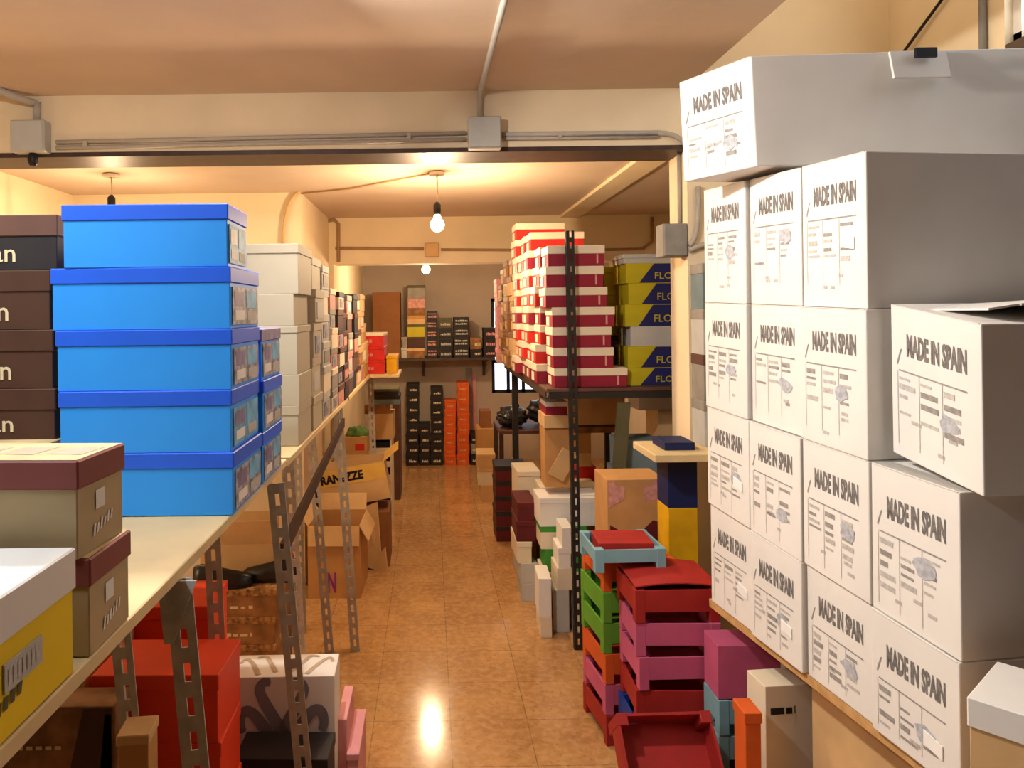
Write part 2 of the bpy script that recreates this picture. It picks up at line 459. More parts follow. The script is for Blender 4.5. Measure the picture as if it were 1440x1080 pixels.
# loose wires high on the right wall
conduit('thin dark wire slung across the upper right wall', [Vector((1.93, 3.05, 2.62)), Vector((1.935, 2.75, 2.78)), Vector((1.93, 2.57, 3.0))], .006, BLACK, 'wire')
conduit('grey cable running vertically beside the high window', [Vector((1.935, 2.60, 2.2)), Vector((1.935, 2.60, 3.3))], .012, GREYC, 'wall_cable')

BEAM_FILL_W = 11
LOW_FILL_W = 13
TUBE_FILL_W, CARTON_FILL_W, WIN_W, B1_W, B2_W, B3_W, BAY_FILL_W = 14.5, 33, .4, 42, 32, 9, 3
# ------------------------------------------------------------------ lamps
def bulb(label, p, top, power, r=.03, rad=.03):
    t = thing('hanging_bulb', label, 'lamp', p)
    M().tube([(0, 0, r + .07), (.004, 0, (top - p.z)*.5), (0, 0, top - p.z)], .004).build('cord', STRING, t)
    M().lathe([(.016, r + .015), (.019, r + .03), (.019, r + .065), (.008, r + .08)], (0, 0, 0)).build('socket', BLACK, t)
    prof = [(r*math.sin(a), -r*math.cos(a)) for a in [.15 + i*(2.3/8) for i in range(9)]] + [(.014, r + .016)]
    M().lathe(prof, (0, 0, 0)).build('glass', BULBGLASS, t)
    M().lathe([(.04, 0), (.04, .014), (.02, .02)], (0, 0, top - p.z - .02)).build('ceiling_rose', WHITE2, t)
    l = bpy.data.lights.new('bulb_light', 'POINT'); l.energy = power; l.color = (1.0, .72, .43); l.shadow_soft_size = .04
    lo = bpy.data.objects.new('bulb_light', l); C.objects.link(lo); lo.location = p + Vector((0, 0, -r - .045))
    return t
bulb('lit bare bulb hanging on a cord under the rear ceiling, nearer one', P(615, 316, 3.8), CZ2, B1_W, .036)
bulb('lit bare bulb hanging beyond the rear beam', P(599, 379, 6.3), CZ2, B2_W, .036)
bulb('bare bulb hanging behind the blue box stack at left', P(157, 305, 3.75), CZ2, B3_W)

bulb('added unseen bulb hanging low on a long cord left of shelves', Vector((-1.72, 2.45, 1.02)), CZ, LOW_FILL_W)  # out-of-view bulb added to warm the area under the left shelves
tl = thing('added_tube_lamp', 'added unseen tube lamp on the front ceiling above the left shelf', 'lamp', (-1.0, .62, CZ + .002))  # out-of-view tube added as cool fill for the near left boxes
M().box((-.06, -.36, -.05), (.06, .36, 0), 0, .005).build('housing', WHITE, tl)
tg = emit('fill_tube_glow', '#f2f6ff', 4)
for s in (-1, 1):
    M().tube([(s*.03, -.33, -.066), (s*.03, .33, -.066)], .013, 0, 10).build('tube', tg, tl)
al = bpy.data.lights.new('fill_tube_light', 'AREA'); al.shape = 'RECTANGLE'; al.size = .14; al.size_y = .66; al.energy = TUBE_FILL_W; al.color = (.82, .92, 1.0)
ao = bpy.data.objects.new('fill_tube_light', al); C.objects.link(ao); ao.location = (-1.0, .62, CZ - .09)
for lab, loc, rot, en in (('added unseen fill lamp on the ceiling turned toward the white cartons', (-.5, 1.86, CZ + .002), (0, math.radians(-58), math.radians(-22)), CARTON_FILL_W),
                          ('added unseen fill lamp on the ceiling turned toward the front beam', (-.93, 1.07, CZ + .002), (math.radians(62), 0, math.radians(22)), BEAM_FILL_W)):
    gl = thing('added_fill_lamp', lab, 'lamp', loc, 0, 'added ceiling fill lamps')  # out-of-view lamps added to brighten the cartons and the front beam
    M().lathe([(.04, -.02), (.04, 0)], (0, 0, 0)).tube([(0, 0, -.02), (0, 0, -.06)], .008).build('base', WHITE, gl)
    M().lathe([(.022, .045), (.03, .03), (.055, -.02), (.06, -.03)][::-1], (0, 0, 0)).build('reflector', WHITE, gl, (0, 0, -.075), rot)
    pl_ = bpy.data.lights.new('added_fill_light', 'AREA'); pl_.shape = 'DISK'; pl_.size = .10; pl_.energy = en; pl_.color = (1.0, .94, .86)
    po = bpy.data.objects.new('added_fill_light', pl_); C.objects.link(po)
    from mathutils import Euler
    po.location = Vector(loc) + Vector((0, 0, -.077)) + Euler(rot).to_matrix() @ Vector((0, 0, -.045)); po.rotation_euler = rot
bl2 = bpy.data.lights.new('added_bay_light', 'POINT'); bl2.energy = BAY_FILL_W; bl2.color = (1.0, .8, .56); bl2.shadow_soft_size = .05
sb = thing('added_bay_bulb', 'added unseen bulb on the high ceiling of the side bay', 'lamp', (1.45, 2.5, 3.402))  # out-of-view bulb added to lift the upper right walls
M().lathe([(.03, -.03), (.03, 0)], (0, 0, 0)).build('socket', WHITE, sb)
M().lathe([(.01, -.11), (.03, -.09), (.03, -.06), (.018, -.031)], (0, 0, 0)).build('glass', BULBGLASS, sb)
bo = bpy.data.objects.new('added_bay_light', bl2); C.objects.link(bo); bo.location = (1.45, 2.5, 3.22)
wl = bpy.data.lights.new('window_light', 'AREA'); wl.shape = 'RECTANGLE'; wl.size = 1.3; wl.size_y = .6; wl.energy = WIN_W; wl.color = (.85, .92, 1.0)
wo = bpy.data.objects.new('window_light', wl); C.objects.link(wo); wo.location = (1.94, (WY0 + WY1)/2, (WZ0 + WZ1)/2); wo.rotation_euler = (0, math.radians(70), 0)

# ------------------------------------------------------------------ shelving
def post_mesh(length, w=.04, flat=.003, slots=True):
    m = M(); s0, s1 = w*.36, w*.64; pitch, sl = .055, .03
    for k in (0, 1):
        def seg(a0, a1, z0, z1):
            if k == 0: m.box((a0, -flat, z0), (a1, 0, z1))
            else: m.box((-flat, a0 - flat, z0), (0, a1 - flat, z1))
        if not slots: seg(0, w, 0, length); continue
        seg(0, s0, 0, length); seg(s1, w, 0, length)
        z = 0
        while z < length:
            seg(s0, s1, z, min(z + pitch - sl, length)); z += pitch
    return m
def post(bottom, top, mt, parent, flip=False, w=.04, slots=True, name='post'):
    b, t = Vector(bottom), Vector(top); d = t - b
    o = post_mesh(d.length, w, slots=slots).build(name, mt, parent)
    q = d.to_track_quat('Z', 'Y')
    ez = Vector((0, 0, 1)).rotation_difference(d.normalized())
    o.rotation_mode = 'QUATERNION'; o.rotation_quaternion = ez
    o.location = b - parent.location
    if flip: o.scale.x = -1
    return o
SH = 1.2
def left_unit(label, y0, y1, x1, posts, extra=None, x0=-1.05):
    t = thing('shelf_unit', label, 'shelf', (x1 - .3, (y0 + y1)/2, 0), 0, 'slotted steel shelf units along the left')
    L = t.location
    M().box(Vector((x0, y0 + .004, SH - .022)) - L, Vector((x1, y1 - .004, SH - .0012)) - L, 0, .002).build('shelf_board', PINE, t)
    M().box(Vector((x1 - .045, y0 + .01, SH - .058)) - L, Vector((x1 - .042, y1 - .01, SH - .0225)) - L).build('rail', GALV, t)
    for b, tp in posts: post(b, tp, GALV, t)
    if x0 == -.75: M().box(Vector((x1 + .001, 4.9, SH - .022)) - L, Vector((-.21, y1 - .004, SH - .0012)) - L, 0, .002).build('end_board', PINE, t)
    if extra: extra(t, L)
    return t
def gusset(t, L):
    a = p1t - L
    M().hexa([(a.x - .002, a.y - .009, a.z - .10), (a.x + .012, a.y - .009, a.z - .10), (a.x + .012, a.y - .004, a.z - .10), (a.x - .002, a.y - .004, a.z - .10)], [(a.x - .012, a.y - .009, a.z), (a.x + .05, a.y - .009, a.z), (a.x + .05, a.y - .004, a.z), (a.x - .012, a.y - .004, a.z)]).build('gusset_plate', GALV, t)
def fl(px, py): # floor point
    Y = H*F/((py - VY)); return P(px, py, Y)
def pz(px, py, Y, z):
    p = P(px, py, Y); return Vector((p.x, Y, z))
p1t = pz(234, 785, 1.2, SH - .023); p1b = Vector((p1t.x + .098, 1.2, 0))
p2t = pz(377, 665, 1.87, SH - .023); p2b = Vector((p2t.x + .10, 1.87, 0))
left_unit('grey slotted shelf unit nearest the camera, under the blue and yellow boxes', .25, 2.08, -.405,
          [(p1b, p1t), (p2b, p2t), ((-.60, 1.575, 0), (-.70, 1.575, SH - .023)), ((-.56, 1.95, 0), (-.60, 1.95, SH - .023)), ((-.95, .5, 0), (-1.0, .5, SH - .023)), ((-.25, .4, 0), (-.43, .4, SH - .023))], gusset)
def brace(t, L):
    a, b = P(483, 588, 3.53) - L, P(396, 765, 2.2) - L
    d = Vector((0, 0, .055)); w = Vector((.006, 0, 0))
    M().hexa([b - w - d, b + w - d, a + w - d*.7, a - w - d*.7], [b - w, b + w, a + w, a - w]).build('brace', STEEL, t)
p3 = fl(459, 917); p4 = fl(495, 911)
left_unit('middle grey slotted shelf unit at left, under the plain white boxes', 2.1, 3.6, -.40,
          [((p3.x, 3.5, 0), (p3.x - .085, 3.5, SH - .023)), ((p4.x, 3.54, 0), (p4.x - .07, 3.54, SH - .023)), ((-.47, 2.62, 0), (-.53, 2.62, SH - .023)), ((-.95, 2.2, 0), (-.98, 2.2, SH - .023))], brace)
left_unit('farthest shelf unit along the left, under the mixed brown boxes', 3.64, 5.35, -.40,
          [((-.42, 5.3, 0), (-.45, 5.3, SH - .023)), ((-.68, 5.3, 0), (-.70, 5.3, SH - .023)), ((-.68, 3.75, 0), (-.70, 3.75, SH - .023))], None, -.75)

# ------------------------------------------------------------------ left shelf, near boxes
def end_photo_sticker(m, fn, u0, u1, v0, v1):
    w, h = u1 - u0, v1 - v0
    def r(a, b, c, d, mi): m.poly([fn(u0 + w*a, v0 + h*c), fn(u0 + w*b, v0 + h*c), fn(u0 + w*b, v0 + h*d), fn(u0 + w*a, v0 + h*d)], mi)
    r(.08, .42, .12, .38, 1); r(.5, .92, .45, .95, 2); r(.06, .4, .5, .9, 3); r(.55, .9, .1, .35, 4)
    return [WHITE, LBLUE, PURPLE, GREYW]
bl = [(88, 322, 287, 378, .165), (71, 326, 376, 465, .24), (77, 326, 464, 552, .245), (80, 324, 550, 640, .25), (82, 327, 638, 723, .25)]
Yb = 1.49
zt = [P(200, b[2], Yb).z for b in bl] + [SH]
for i, (x0, x1, _, _, D) in enumerate(bl):
    a, b = P(x0, 500, Yb).x, P(x1, 500, Yb).x
    hh = zt[i] - zt[i+1]
    shoe_box(['topmost bright blue shoe box of the tall near stack at left', 'second bright blue shoe box from top of the near left stack', 'middle bright blue shoe box of the near left stack',
              'fourth bright blue shoe box down the near left stack', 'lowest bright blue shoe box, resting on the pine shelf board'][i],
             a, b, Yb + (0, .002, .001, 0, 0)[i], D, zt[i+1], hh, BLUE, BLUELID, .032, (.012, -.006, .004, .01, 0)[i], 'bright blue shoe boxes in the near left stack',
             stickers=[('end_label', 'right', D*.06, D*.94, .008, hh - .04, (LBLUE if i in (0, 3) else MIX), end_photo_sticker)])
# second blue stack behind, only ends show
Yc = 1.755
zt2 = [SH + .367, SH + .245, SH + .122, SH]
for i in range(3):
    hh = zt2[i] - zt2[i+1]
    shoe_box(f'blue shoe box with photo end label, {posn(i, 3)} of stack behind bright blue one', -.74 + .004*i, -.396 + .003*(i % 2), Yc, .22, zt2[i+1], hh, BLUE, BLUELID if i != 0 else PURPLE, .03, 0, 'blue boxes behind the near blue stack',
             stickers=[('end_label', 'right', .012, .205, .008, hh - .036, MIX, end_photo_sticker)])
# dark brown boxes at the far left
shoe_box('plain tan carton under the dark brown boxes at far left edge', P(-160, 600, 1.55).x, P(79, 600, 1.55).x, 1.53, .28, SH, .145, BEIGED, name='carton', cat='box')
br = [302, 380, 464, 547, 0]
zb = [P(30, y, 1.56).z for y in br[:4]] + [SH + .145]
for i in range(4):
    hh = zb[i] - zb[i+1]
    xr = P((85, 74, 77, 79)[i], 450, 1.56).x - .004
    shoe_box(f'dark brown shoe box with pale lettering, {posn(i, 4)} of far left stack', xr - .345, xr, 1.56, .22, zb[i+1], hh, (NEARBLK, DBROWN, DBROWN, DBROWN)[i], (DBROWN2, DBROWN, DBROWN, DBROWN)[i], .045, 0, 'dark brown boxes at the far left',
             printing=ptext('an', 'front', .60, .745, .15, .38, CREAMTXT, .01))
# beige boxes with maroon lids
def beige_lid(m, L, D, Hh, lidh):
    m.poly([(-L/2 + .003, -D/2 + .003, Hh + .0006), (L/2 - .003, -D/2 + .003, Hh + .0006), (L/2 - .003, D/2 - .003, Hh + .0006), (-L/2 + .003, D/2 - .003, Hh + .0006)], 1)
    for q in range(5):
        u = -L/2 + .03 + q*.06
        m.poly([(u, -.02, Hh + .001), (u + .045, -.025, Hh + .001), (u + .05, .03, Hh + .001), (u + .006, .025, Hh + .001)], 2)
    return [BEIGED, TANP]
def beige_end(m, L, D, Hh):
    fn = face_fn('right', L, D, .0015)
    rect(m, fn, D*.36, D*.56, Hh*.42, Hh*.62, 1)
    for k in range(6):
        u = .30 + .075*k; b = .15 + .018*k; t = (.13, .10, .12, .09, .12, .1)[k]
        m.poly([fn(D*u, Hh*b), fn(D*(u + .04), Hh*(b + .01)), fn(D*(u + .065), Hh*(b + t)), fn(D*(u + .025), Hh*(b + t))], 1)
    return [WHITE]
for i in range(2):
    x1 = (-.408, -.402)[i]
    shoe_box(('upper beige shoe box with maroon lid behind the yellow box', 'lower beige shoe box with maroon lid standing on the pine shelf')[i], x1 - .33, x1, .875, .12, SH + .1165*(1 - i), .1165, BEIGE, MAROONL, .034,
             (-.05, .0)[i], 'beige boxes with maroon lids', printing=beige_end, lidprint=beige_lid)
def yellow_end(m, L, D, Hh):
    fn = face_fn('right', L, D, .0015)
    for k in range(4):
        u = .55 + .035*k; m.poly([fn(D*u, Hh*(.20 + .01*k)), fn(D*(u + .022), Hh*(.20 + .01*k)), fn(D*(u + .03), Hh*(.29 + .01*k)), fn(D*(u + .008), Hh*(.29 + .01*k))], 1)
    for k in range(3): rect(m, fn, D*.5, D*.535, Hh*(.08 + .08*k), Hh*(.13 + .08*k), 2 if k != 1 else 1)
    return [OLIVE, WHITE]
def ybl(m, fn, u0, u1, v0, v1):
    for k in range(7):
        u = u0 + (u1 - u0)*(.08 + .12*k)
        m.poly([fn(u, v0 + .006), fn(u + .006, v0 + .006), fn(u + .006, v1 - .006), fn(u, v1 - .006)], 1)
    return [INKL]
shoe_box('bright yellow shoe box with white lid at near left edge', -.78, -.404, .50, .345, SH, .14, YELL, WHITE, .046, .0, printing=yellow_end,
         stickers=[('barcode_label', 'right', .20, .268, .045, .073, GREYW, ybl)])

# ------------------------------------------------------------------ left shelf, white and mixed boxes farther along
Yw = 2.27
it = lambda b, l=None, **k: dict(body=b, lid=l, **k)
pstack('large plain white box', 'first white stack beyond blue boxes', 290, 419, [343, 414, 459, 528, 571, 625], Yw, .24,
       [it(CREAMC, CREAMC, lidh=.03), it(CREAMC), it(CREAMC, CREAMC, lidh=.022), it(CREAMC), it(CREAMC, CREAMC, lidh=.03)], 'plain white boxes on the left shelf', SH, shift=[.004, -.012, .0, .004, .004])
def grey_end(seedmat):
    return lambda hh, D: [('end_label', 'right', D*.12, D*.88, hh*.1, hh*.68, seedmat)]
def row(desc, where, Y, D, ztop, n, bodies, lids, xr, group, end=None, printing=None, L=.33):
    hs = [random.uniform(.9, 1.1) for _ in range(n)]; s = (ztop - SH)/sum(hs); z = ztop
    for i in range(n):
        hh = hs[i]*s; z -= hh
        if i == n - 1: z = SH
        b = bodies[i % len(bodies)]; l = lids[i % len(lids)] if lids else None
        e = end[i % len(end)] if end else None
        st = [('end_label', 'right', D*.15, D*.8, hh*.12, hh*.62, e)] if e else ()
        x = xr + random.uniform(-.008, .008)
        shoe_box(f'{desc[i % len(desc)] if isinstance(desc, list) else desc}, {posn(i, n)} of {where}', x - L, x, Y, D, z, hh, b, l, min(.03, hh*.3), random.uniform(-.01, .01), group, stickers=st, printing=printing)
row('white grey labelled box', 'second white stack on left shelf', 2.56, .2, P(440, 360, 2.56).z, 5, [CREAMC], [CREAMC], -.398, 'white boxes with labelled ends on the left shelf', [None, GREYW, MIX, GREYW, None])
row('pale grey shoe box', 'narrow grey stack past second white stack', 2.80, .19, P(458, 372, 2.8).z, 6, [GREYW, WHITE2, GREYW], [GREYW], -.40, 'grey boxes on the left shelf', [GREYC, None, MIX])
row('grey and pink shoe box', 'stack just before the dark boxes', 3.02, .19, P(470, 405, 3.02).z, 6, [ROSE, GREYC, WHITE2], [WHITE2, GREYC], -.40, 'grey and pink boxes on the left shelf', [None, MIX])
row('pale shoe box with dark lid', 'stack at middle shelf post', 3.24, .19, P(476, 410, 3.24).z, 6, [WHITE2, DBROWN, ROSE], [NEARBLK, DBROWN2], -.40, 'pale boxes with dark lids', [MIX, None])
row('dark brown shoe box', 'the dark stack over the shelf joint', 3.44, .19, P(480, 440, 3.44).z, 5, [NEARBLK, DBROWN2], [DBROWN], -.40, 'dark boxes over the shelf joint', [None, ROSE])
row('pinkish brown shoe box', 'the stack left of the black boxes', 3.67, .2, P(487, 415, 3.67).z, 5, [ROSE, DBROWN2, GREYC], [GREYC, ROSE], -.40, 'pinkish boxes on the far left shelf', [GREYW, None, WHITE2])
row('black shoe box', 'the tall black stack on far left shelf', 3.90, .2, P(490, 414, 3.9).z, 5, [NEARBLK, NEARBLK, ROSE, DBROWN2, NEARBLK], [NEARBLK, DBROWN], -.40, 'black boxes on the far left shelf')
row('brown printed shoe box', 'the brown stack on far left shelf', 4.14, .21, P(500, 413, 4.14).z, 5, [BRNP, CARD2, BRNP], [DBROWN2, CARD2], -.40, 'brown boxes on the far left shelf', [WHITE2, None])
row('tan shoe box', 'the tan stack near the red boxes', 4.38, .21, P(505, 414, 4.38).z, 5, [CARD2, ROSE, CARD], [CARD2], -.40, 'tan boxes on the far left shelf', [None, WHITE2])
row('brown cardboard box', 'the short stack next to red boxes', 4.64, .22, P(510, 455, 4.64).z, 3, [CARD, CARD2], [CARD2], -.41, 'cardboard boxes on the far left shelf')
for i in range(3):
    shoe_box(f'bright red shoe box, {posn(i, 3)} of small stack at left shelf end', -.50, -.306, 4.95, .3, SH + .09*(2 - i), .09, RED, RED if i else WHITE2, .02, .03*(i - 1), 'red boxes at the end of the left shelf',
             printing=plines('front', (.3,), ROSE, .15, .6, .25))
shoe_box('small orange yellow box beside the red stack', -.30, -.225, 5.0, .3, SH, .115, YELLD, YELLD, .02)

# ------------------------------------------------------------------ floor things under the left shelves
def open_carton(label, x0, x1, y0, D, z0, Hh, m, flaps, yaw=0.0, inner=None, group=None, printing=None, name='open_carton', t=.005, rot=None, flen=.12):
    L = x1 - x0
    r = thing(name, label, 'carton', ((x0 + x1)/2, y0 + D/2, z0), yaw, group)
    if rot: r.rotation_euler = rot
    b = M()
    b.box((-L/2, -D/2, 0), (L/2, D/2, t)); b.box((-L/2, -D/2, t), (L/2, -D/2 + t, Hh)); b.box((-L/2, D/2 - t, t), (L/2, D/2, Hh))
    b.box((-L/2, -D/2 + t, t), (-L/2 + t, D/2 - t, Hh)); b.box((L/2 - t, -D/2 + t, t), (L/2, D/2 - t, Hh))
    ms = [m]
    if printing: ms += printing(b, L, D, Hh)
    b.build('body', ms, r)
    for side, ang, ln in flaps:
        f = M(); W = L if side in 'fb' else D
        f.box((-W/2 + .004, -t/2, 0), (W/2 - .004, t/2, ln))
        o = f.build('flap', inner or m, r)
        a = math.radians(ang)
        loc = {'f': (0, -D/2 + t/2, Hh), 'b': (0, D/2 - t/2, Hh), 'l': (-L/2 + t/2, 0, Hh), 'r': (L/2 - t/2, 0, Hh)}[side]
        o.location = loc
        rz = {'f': 0, 'b': math.pi, 'l': -math.pi/2, 'r': math.pi/2}[side]
        o.rotation_euler = (a, 0, rz)
    return r
# red-orange boxes
for (lab, x0, x1, Y, zt_, D) in (('front stack of orange red boxes under the near shelf', -.785, -.49, 1.70, .782, .19), ('rear stack of orange red boxes under the near shelf', -.90, -.605, 2.0, .82, .2)):
    n = 5
    for i in range(n):
        hh = zt_/n
        shoe_box(f'orange red box, {posn(i, n)} of {lab[:lab.index(" under")].replace("of orange red boxes", "").strip()} under near shelf', x0 + random.uniform(-.004, .004), x1, Y, D, zt_ - hh*(i + 1), hh, REDO, REDO, .035, random.uniform(-.02, .02), 'orange red boxes under the near shelf')
# printed brown boxes at the lower left corner
def corner_print(m, L, D, Hh):
    fn = face_fn('front', L, D, .0015)
    m.poly([fn(L*.78, .004), fn(L - .004, .004), fn(L - .004, Hh - .004), fn(L*.86, Hh - .004)], 1)
    m.poly([fn(L*.93, .004), fn(L - .005, .004), fn(L - .005, Hh*.9), fn(L*.96, Hh*.9)], 2)
    for k in range(6): rect(m, face_fn('front', L, D, .002), L*(.5 + .045*k), L*(.53 + .045*k), Hh*.45, Hh*.5, 3)
    for k in range(6): rect(m, face_fn('front', L, D, .002), L*(.5 + .045*k), L*(.525 + .045*k), Hh*.15, Hh*.2, 3)
    return [DBROWN, BLACK, CREAMTXT]
shoe_box('brown printed carton with dark mottling at lower left corner, upper one', P(-140, 1040, 1.6).x, P(160, 1040, 1.6).x, 1.6, .085, .60, .165, PRINTB, None, printing=corner_print, name='carton')
shoe_box('large brown cardboard carton standing on floor at lower left corner', P(-140, 1040, 1.6).x, P(160, 1040, 1.6).x, 1.6, .09, 0, .60, CARDD, None, name='carton')
shoe_box('tan cardboard carton behind the brown printed one at lower left', -1.40, -.80, 1.70, .29, 0, .775, CARD2, None, name='carton')
shoe_box('small folded cardboard box in front of the red boxes', P(167, 1040, 1.5).x, P(212, 1040, 1.5).x, 1.48, .075, 0, P(190, 1027, 1.5).z, CARD, CARD2, .02, .1, name='carton')
# swan box
Ys = 2.12
sw0, sw1 = P(316, 1000, Ys).x, P(470, 1000, Ys).x
szt = P(390, 952, Ys).z
def ribbon(m, fn, pts, w, mi):
    n = len(pts)
    left, right = [], []
    for i, p in enumerate(pts):
        a = pts[max(i-1, 0)]; b = pts[min(i+1, n-1)]
        tx, ty = b[0] - a[0], b[1] - a[1]; l = math.hypot(tx, ty) or 1
        nx, ny = -ty/l, tx/l
        ww = w*(1 - .35*(i/(n-1)) if i < n-1 else .2)/2
        left.append((p[0] + nx*ww, p[1] + ny*ww)); right.append((p[0] - nx*ww, p[1] - ny*ww))
    for i in range(n - 1):
        m.poly([fn(*right[i]), fn(*right[i+1]), fn(*left[i+1]), fn(*left[i])], mi)
def cat_curve(cps, n=5):
    out = []
    q = [cps[0]] + list(cps) + [cps[-1]]
    for i in range(1, len(q) - 2):
        for k in range(n):
            t = k/n
            f = lambda j: .5*(2*q[i][j] + (q[i+1][j] - q[i-1][j])*t + (2*q[i-1][j] - 5*q[i][j] + 4*q[i+1][j] - q[i+2][j])*t*t + (3*q[i][j] - q[i-1][j] - 3*q[i+1][j] + q[i+2][j])*t**3)
            out.append((f(0), f(1)))
    out.append(cps[-1]); return out
def swans(m, fn, W, Hh, mi):
    # four necks rising from the bottom centre, in units of the face width (centre .52)
    outer = [(.46, .40), (.36, .54), (.27, .66), (.20, .70), (.15, .66), (.14, .57), (.165, .50)]
    inner = [(.53, .48), (.45, .62), (.36, .78), (.32, .88), (.35, .95), (.42, .955)]
    for c in (outer, inner):
        for s in (1, -1):
            pts = cat_curve([(W*(.52 + s*(x - .52)), Hh - W*(1 - y)) for x, y in c])
            ribbon(m, fn, pts, W*.115, mi)
def swanbox(m, L, D, Hh):
    fn = face_fn('front', L, D, .0015); swans(m, fn, L, Hh, 1)
    def top(u, v): return (u - L/2, -D/2 + (Hh - v)*.0 + v*.0, Hh)
    for s in (1, -1):
        for c in ([(.3, .1), (.2, .6), (.12, .8), (.08, .6)], [(.45, .2), (.35, .7), (.3, .9), (.22, .85)]):
            pts = cat_curve([(L*(.52 + s*(x - .52)), D*y) for x, y in c])
            ribbon(m, lambda u, v: (u - L/2, -D/2 + v, Hh + .0012), pts, .015, 2)
    return [SWAN, TANP]
shoe_box('white box with grey swan neck emblem standing on edge by a post', sw0, sw1, Ys, .14, .17, szt - .17, WHITE, None, 0, .02, printing=swanbox, name='emblem_box')
shoe_box('white box on the floor under the swan emblem box', sw0 + .005, sw1 - .005, Ys + .005, .14, 0, .17, WHITE2, None)
bz = P(400, 1035, 2.07).z
def tote_print(m, L, D, Hh):
    fn = face_fn('front', L, D, .0015)
    for k in range(3): rect(m, fn, L*(.40 + .07*k), L*(.43 + .07*k), Hh - .09, Hh - .035, 1)
    for s in (1, -1):
        ribbon(m, fn, cat_curve([(L*(.5 + s*.12), Hh - .1), (L*(.5 + s*.2), Hh - .06), (L*(.5 + s*.2), Hh - .03), (L*(.5 + s*.14), Hh - .012)]), .014, 2)
    return [GREYC, BLACK]
shoe_box('black box with grey marks in front of the swan emblem box', P(328, 1050, 1.96).x, P(462, 1050, 1.96).x, 1.962, .13, 0, bz, NEARBLK, NEARBLK, .03, -.03, printing=tote_print, name='black_box')
shoe_box('pink box beside the swan emblem box, taller one', P(474, 1045, 2.2).x, P(488, 1045, 2.2).x, 2.2, .2, 0, P(480, 1012, 2.2).z, PINK, None, name='pink_box')
shoe_box('low pink box at the aisle edge near bottom of shelf', P(488, 1065, 2.2).x, P(506, 1065, 2.2).x, 2.18, .25, 0, P(496, 1055, 2.2).z, PINK, PINK, .02, name='pink_box')
# brown printed stack and an open carton with shoes
Yp = 3.1
zp = [P(340, y, Yp).z for y in (822, 858, 892, 925)] + [0]
zp = [.46, .345, .23, .115, 0]
for i in range(4):
    shoe_box(f'brown printed shoe box, {posn(i, 4)} of stack under the open carton', P(278, 900, Yp).x, P(388, 900, Yp).x, Yp, .36, zp[i+1], zp[i] - zp[i+1], PRINTB, BRNP, .028, random.uniform(-.03, .03), 'brown printed boxes under the left shelf',
             printing=plines('front', (.3,), CREAMTXT, .3, .7, .14))
open_carton('open tan carton tipped over the brown boxes, flaps spread', P(282, 760, 3.3).x, P(385, 760, 3.3).x, 3.285, .165, .461, .13, CARD2, [('f', 20, .12), ('b', 10, .1), ('l', 50, .1), ('r', 40, .1)], .06)
def shoe(label, loc, yaw, Ls=.27, group=None):
    t = thing('shoe', label, 'shoe', loc, yaw, group)
    m = M(); rings = []; n = 10
    prof = [(0, .030, .075), (.12, .036, .085), (.35, .034, .075), (.55, .040, .06), (.75, .044, .048), (.92, .034, .038), (1.0, .012, .025)]
    for (s, w, h) in prof:
        rings.append([m.bm.verts.new((Ls*(s - .5), w*math.cos(math.pi*k/(n-1)), .012 + h*math.sin(math.pi*k/(n-1))**.8)) for k in range(n)])
    for a, b in zip(rings, rings[1:]):
        for k in range(n - 1):
            f = m.bm.faces.new((a[k], b[k], b[k+1], a[k+1])); f.smooth = True
    m.bm.faces.new(rings[0]); m.bm.faces.new(rings[-1][::-1])
    m.build('upper', LEATHER, t)
    s = M(); outl = []
    for (q, w, h) in prof: outl.append((Ls*(q - .5), w + .004))
    pts = [(x, w) for x, w in outl] + [(x, -w) for x, w in outl[::-1]]
    vb = [s.bm.verts.new((x, y, 0)) for x, y in pts]; vt = [s.bm.verts.new((x, y, .014)) for x, y in pts]
    s.bm.faces.new(vb[::-1]); s.bm.faces.new(vt)
    for k in range(len(pts)): s.bm.faces.new((vb[k], vb[(k+1) % len(pts)], vt[(k+1) % len(pts)], vt[k]))
    s.build('sole', BLACK, t)
    return t
shoe('black leather shoe on brown boxes in front of open carton, left one', (-.885, 3.145, .4605), math.radians(6), .24, group='black shoes under the left shelf')
shoe('black leather shoe on brown boxes in front of open carton, right one', (-.70, 3.215, .4605), math.radians(176), .24, group='black shoes under the left shelf')
# carton on the floor with purple mark
Yo = 4.2
open_carton('open brown carton with purple mark on floor beside two posts', P(434, 800, Yo).x, P(508, 800, Yo).x, Yo, .36, 0, P(470, 740, Yo).z, CARD, [('f', 172, .11), ('l', 35, .12), ('r', 150, .1), ('b', 20, .1)], -.03, CARD2,
            printing=ptext('N', 'front', .38, .54, .08, .36, PURPLEINK, .03))
def ran_print(m, L, D, Hh):
    fn = face_fn('front', L, D, .002)
    v, f = text2d('RANEZZE', .05)
    rect(m, fn, .004, L - .004, Hh*.56, Hh*.985, 2)
    fn = face_fn('front', L, D, .003)
    m.polys(v, f, 1, lambda a, b: fn(L*(.08 + .6*a), Hh*(.64 + .24*b)))
    return [BLACK, mat('yellow_cardboard', '#e8bd58', .75, .06)]
rc = open_carton('crumpled tan carton printed with large black capital letters', P(448, 700, 4.75).x, P(548, 700, 4.75).x, 4.75, .3, .388, .24, CARD2, [('r', 60, .12)], 0, mat('yellow_cardboard', '#e0b45a', .75, .06), printing=ran_print)
rc.rotation_euler = (0, math.radians(-9), .04)
shoe_box('brown carton on the floor under the crumpled lettered carton', P(452, 780, 4.75).x, P(548, 780, 4.75).x, 4.72, .3, 0, .345, CARDD, None, name='carton')
t = thing('flattened_carton', 'torn cardboard flap hanging down beside the purple marked carton', 'carton', P(530, 745, 4.66))
